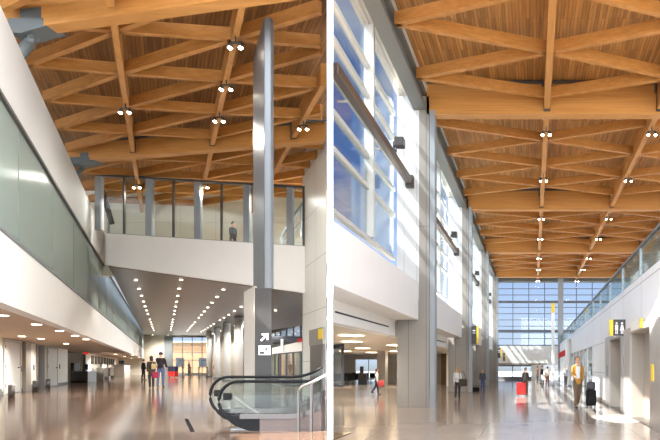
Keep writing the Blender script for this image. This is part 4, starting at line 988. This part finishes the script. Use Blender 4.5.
    def cloth(name, V, E, R, c, lb=None, sub=1):
        q = MB(); q.add(skin_mesh(V, E, R, 0, sub)); q.bm.transform(fit); return put(name, q, cmat(c), t, lb)
    # trousers
    V = [pel + Vector((0, 0, .14)), pel]; E = [(0, 1)]; R = [(.15, .12), (.155, .125)]
    for hip, k, an in Ls:
        i = len(V); V += [hip + Vector((0, 0, -.05)), k, an + Vector((0, 0, -.035))]; E += [(1, i), (i, i + 1), (i + 1, i + 2)]; R += [.1, .072, .062]
    cloth('trousers', V, E, R, bottom)
    # top
    V = [ch, wa, pel + Vector((0, 0, .04)), nb_ + Vector((0, 0, -.02))]; E = [(0, 1), (1, 2), (0, 3)]; R = [(.175 if not fem else .15, .135), (.15 if not fem else .125, .12), (.165, .135), (.1, .085)]
    V.append(Vector((0, 0, .885 - coat))); E.append((2, 4)); R.append((.18, .15))
    for sh, e, w_, h, d in As:
        i = len(V); V += [sh, e, w_]; E += [(3, i), (i, i + 1), (i + 1, i + 2)]; R += [.07, .058, .048]
    cloth('coat' if coat else 'jacket', V, E, R, top)
    if shirt:
        q = MB(); q.hexa([ch + Vector((-.055, -.13, -.3)), ch + Vector((.055, -.13, -.3)), ch + Vector((.055, -.1, -.3)), ch + Vector((-.055, -.1, -.3)), ch + Vector((-.07, -.145, .12)), ch + Vector((.07, -.145, .12)), ch + Vector((.07, -.05, .15)), ch + Vector((-.07, -.05, .15))]).bevel(.012)
        q.bm.transform(fit); put('shirt_front', q, cmat(shirt), t, 'pale shirt front')
    for hip, k, an in Ls:
        q = MB(); c = an + Vector((0, -.06, -.045)); q.ball(c, .06, (.8, 2.2, .66), 12); q.bm.transform(fit); put('shoe', q, cmat(shoes), t)
    q = MB(); c = hc + Vector((0, .012, .022)); q.ball(c, .105, (.82, .98, 1.1), 16)
    cut = [v for v in q.bm.verts if v.co.y < c.y - .045 and v.co.z < c.z + .055 or v.co.z < c.z - (.06 if not long_hair else .09)]
    bmesh.ops.delete(q.bm, geom=cut, context='VERTS')
    if long_hair: q.ball(c + Vector((0, .05, -.12)), .085, (1.05, .6, 1.0 + long_hair), 12)
    q.bm.transform(rot); q.bm.transform(fit); put('hair', q, cmat(hair), t)
    if hat:
        q = MB(); q.ball(hc + Vector((0, .005, .05)), .108, (.85, 1, .8), 14).prism([hc + Vector(v) for v in ((-.07, -.09, .06), (.07, -.09, .06), (.06, -.17, .05), (-.06, -.17, .05))], (0, 0, .012)); q.bm.transform(fit); put('cap', q, cmat(hat), t)
    t['_fit'] = height / (1.755 - lo); t.location = loc; t.rotation_euler = (0, 0, rz)
    c_, s_ = math.cos(rz), math.sin(rz)
    def world(v):
        v = fit @ v; return Vector((loc[0] + v.x * c_ - v.y * s_, loc[1] + v.x * s_ + v.y * c_, loc[2] + v.z))
    return world(As[0][3]), world(As[1][3])
def onR(px, py): Y = CZ * F / (py - HY); return Vector((wl(px, Y), Y, 0))
def onL(px, py): Y = 1.05 * F / (py - HY); return Vector((wl(px, Y), Y, LF))
def htR(py0, py1): return (py1 - py0) / (py1 - HY) * CZ
def htL(py0, py1): return (py1 - py0) / (py1 - HY) * 1.05

# right hall: the man with the case
p = onR(577.5, 408.0)
hl, hr_ = person(p, .15, htR(357.3, 408.5), 'person in a tan jacket and brown trousers pulling a black wheeled case', (184, 134, 62), (104, 84, 64), hair=(110, 74, 44), stride=.28, armL=(.35, 1.0), armR=(-.25, .05), coat=.12, shirt=(214, 220, 228))
s = onR(591, 407.5); s.y = p.y + .25; s.x = wl(591, s.y)
t = thing('suitcase', 'black wheeled suitcase pulled by the person in the tan jacket', 'suitcase', s)
put('shell', MB().box(s.x - .19, s.x + .19, s.y - .13, s.y + .13, .07, .68).bevel(.05, 3), 'black', t)
put('top_bag', MB().box(s.x - .15, s.x + .16, s.y - .1, s.y + .1, .68, .98).bevel(.06, 3), 'darkgrey', t)
put('pull_handle', MB().tube([(s.x - .08, s.y + .1, .66), (hr_.x - .02, hr_.y + .02, hr_.z - .06), (hr_.x + .07, hr_.y + .02, hr_.z - .06), (s.x + .08, s.y + .1, .66)], .011, 6), 'steel', t)
put('front_pocket', MB().box(s.x - .14, s.x + .14, s.y - .155, s.y - .12, .14, .45).bevel(.02), 'black', t)
for dx in (-.15, .15): put('wheel', MB().tube([(s.x + dx - .02, s.y, .04), (s.x + dx + .02, s.y, .04)], .04, 12), 'black', t)
# far woman with a red case
p = onR(525.5, 396)
hl, hr_ = person(p, math.pi, htR(367.8, 396.5), 'person with light hair and dark jacket, red case, walking away', (72, 68, 56), (96, 84, 70), hair=(150, 110, 80), stride=.2, fem=1, armR=(.05, .1))
s = Vector((wl(521.8, p.y - .3), p.y - .3, 0))
t = thing('suitcase', 'red wheeled suitcase trailed by the walker at the hall end', 'suitcase', s)
put('shell', MB().box(s.x - .28, s.x + .24, s.y - .14, s.y + .14, .08, .74).bevel(.05, 3), 'red', t); put('pull_handle', MB().tube([(s.x - .1, s.y, .72), (s.x - .1, s.y, 1.0), (s.x + .1, s.y, 1.0), (s.x + .1, s.y, .72)], .012, 6), 'steel', t)
for dx in (-.2, .18): put('wheel', MB().tube([(s.x + dx - .02, s.y, .045), (s.x + dx + .02, s.y, .045)], .045, 12), 'black', t)
# pair by the columns
p = onR(457.5, 399)
hl, hr_ = person(p, math.pi + .1, htR(367.6, 399), 'person in a pale blouse and dark trousers with a large dark shoulder bag', (206, 208, 208), (44, 44, 52), hair=(176, 138, 92), stride=.22, fem=1, long_hair=.4)
b = Vector((wl(463, p.y - .15), p.y - .15, .72))
t = thing('shoulder_bag', 'large dark shoulder bag of the person in the pale blouse', 'bag', b)
put('bag_body', MB().box(b.x - .2, b.x + .2, b.y - .09, b.y + .09, .62, .98).bevel(.06, 3), cmat((58, 50, 44)), t); put('strap', MB().tube([(b.x - .15, b.y, .96), (b.x - .18, b.y + .06, 1.3), (b.x + .02, b.y + .06, 1.32), (b.x + .14, b.y, .96)], .012, 6), cmat((40, 36, 32)), t)
p = onR(482.5, 392)
person(p, math.pi, htR(369.3, 392), 'person in a navy jacket and blue jeans walking off by the second column', (62, 68, 82), (54, 74, 120), hair=(150, 146, 140), stride=.12)
s = onR(476, 391.5)
t = thing('floor_bag', 'small black bag beside the person in blue jeans', 'bag', s)
put('bag_body', MB().box(s.x - .22, s.x + .22, s.y - .12, s.y + .12, 0, .26).bevel(.05, 3), 'black', t); put('bag_handle', MB().tube([(s.x - .1, s.y, .25), (s.x - .06, s.y, .34), (s.x + .06, s.y, .34), (s.x + .1, s.y, .25)], .012, 6), 'darkgrey', t)
p = onR(376.5, 394.5)
hl, hr_ = person(p, math.pi * .5, htR(369.2, 394.5), 'person in a white top and dark skirt walking under the low ceiling', (226, 224, 220), (58, 50, 50), hair=(110, 72, 50), stride=.25, fem=1, long_hair=.6)
b = Vector((wl(381, p.y - .3), p.y - .3, 0))
t = thing('hand_bag', 'red hand bag carried by the person in the white top', 'bag', b + Vector((0, 0, .5)))
put('bag_body', MB().box(b.x - .17, b.x + .17, b.y - .08, b.y + .08, .45, .78).bevel(.04, 3), cmat((186, 70, 66)), t); put('strap', MB().tube([(b.x - .1, b.y, .76), (b.x, b.y, .95), (b.x + .1, b.y, .76)], .012, 6), cmat((150, 50, 48)), t)
# hall end
for i, (px, py, h, rz, tc_, bc_, lb) in enumerate(((537.5, 383, 1.6, 1.0, (150, 110, 80), (70, 60, 60), 'person in a brown top standing left of the pylon sign'), (542, 384, 1.65, -1.2, (70, 66, 70), (60, 60, 70), 'person in dark clothes standing at the pylon sign'), (547.5, 387.5, 1.55, 2.5, (214, 196, 180), (120, 80, 70), 'person in a pale top close beside the pylon sign'), (565.5, 388, 1.6, .4, (206, 206, 210), (90, 90, 96), 'person in a white top under the red banner'))):
    person(onR(px, py), rz, h, lb, tc_, bc_, stride=.1, fem=i % 2)
# left concourse: the couple
p = onL(160.6, 387.3)
person(p, math.pi + .3, htL(352.6, 387.3), 'person in a dark jacket, cap and blue jeans embracing a companion', (44, 36, 40), (88, 108, 146), hair=(40, 32, 30), stride=.1, armL=(.2, .7), armR=(.8, .5), hat=(48, 42, 48), headturn=.5)
p2 = onL(151.4, 388.0)
person(p2, math.pi + .8, htL(356.5, 388), 'person with dark hair in a dark olive coat beside the one in jeans', (58, 52, 48), (40, 36, 38), hair=(56, 38, 28), stride=.15, coat=.25, fem=1, long_hair=.3)
b = onL(155.6, 388.5); b.y -= .35; b.x = wl(155.6, b.y)
t = thing('hand_bag', 'pink hand bag hanging between the couple', 'bag', b + Vector((0, 0, .6)))
put('bag_body', MB().box(b.x - .12, b.x + .12, b.y - .07, b.y + .07, LF + .52, LF + .82).bevel(.05, 3), cmat((164, 34, 78)), t); put('strap', MB().tube([(b.x - .1, b.y, LF + .84), (b.x - .05, b.y, LF + 1.1), (b.x + .05, b.y, LF + 1.1), (b.x + .1, b.y, LF + .84)], .013, 6), cmat((150, 30, 70)), t)
t = thing('paper_bag', 'pale yellow tote at the shoulder of the person in the olive coat', 'bag', b + Vector((0, 0, .95)))
put('bag_body', MB().box(b.x - .07, b.x + .1, b.y - .2, b.y - .1, LF + .95, LF + 1.2).bevel(.03), cmat((206, 184, 130)), t); put('strap', MB().tube([(b.x - .05, b.y - .15, LF + 1.19), (b.x, b.y - .15, LF + 1.42), (b.x + .08, b.y - .15, LF + 1.24)], .01, 6), cmat((170, 150, 100)), t)
for i, (px, py, h, rz, tc_, bc_, lb) in enumerate(((143.5, 380, 1.65, 2.0, (40, 36, 38), (34, 32, 36), 'person in black standing behind the couple on their left'), (215.5, 377.5, 1.6, 2.6, (44, 40, 44), (40, 40, 46), 'person in dark clothes among the round white columns, nearer the window'), (226, 379, 1.6, .4, (58, 48, 46), (40, 40, 46), 'person in dark clothes near the steel pylon'), (189, 376.4, 1.65, 1, (92, 80, 74), (60, 56, 60), 'person in brown standing before the far window'))):
    person(onL(px, py), rz + .6, h, lb, tc_, bc_, stride=.08, fem=i % 2)
Yp = 22.6
zf = P(233, (btop(233) + 2), YBR + .3).z
person((wl(233, Yp), Yp, zf - .02), math.pi * .45, 1.66, 'person in dark clothes walking on the bridge behind the glass screen', (52, 50, 54), (84, 82, 86), hair=(60, 50, 46), stride=.2)
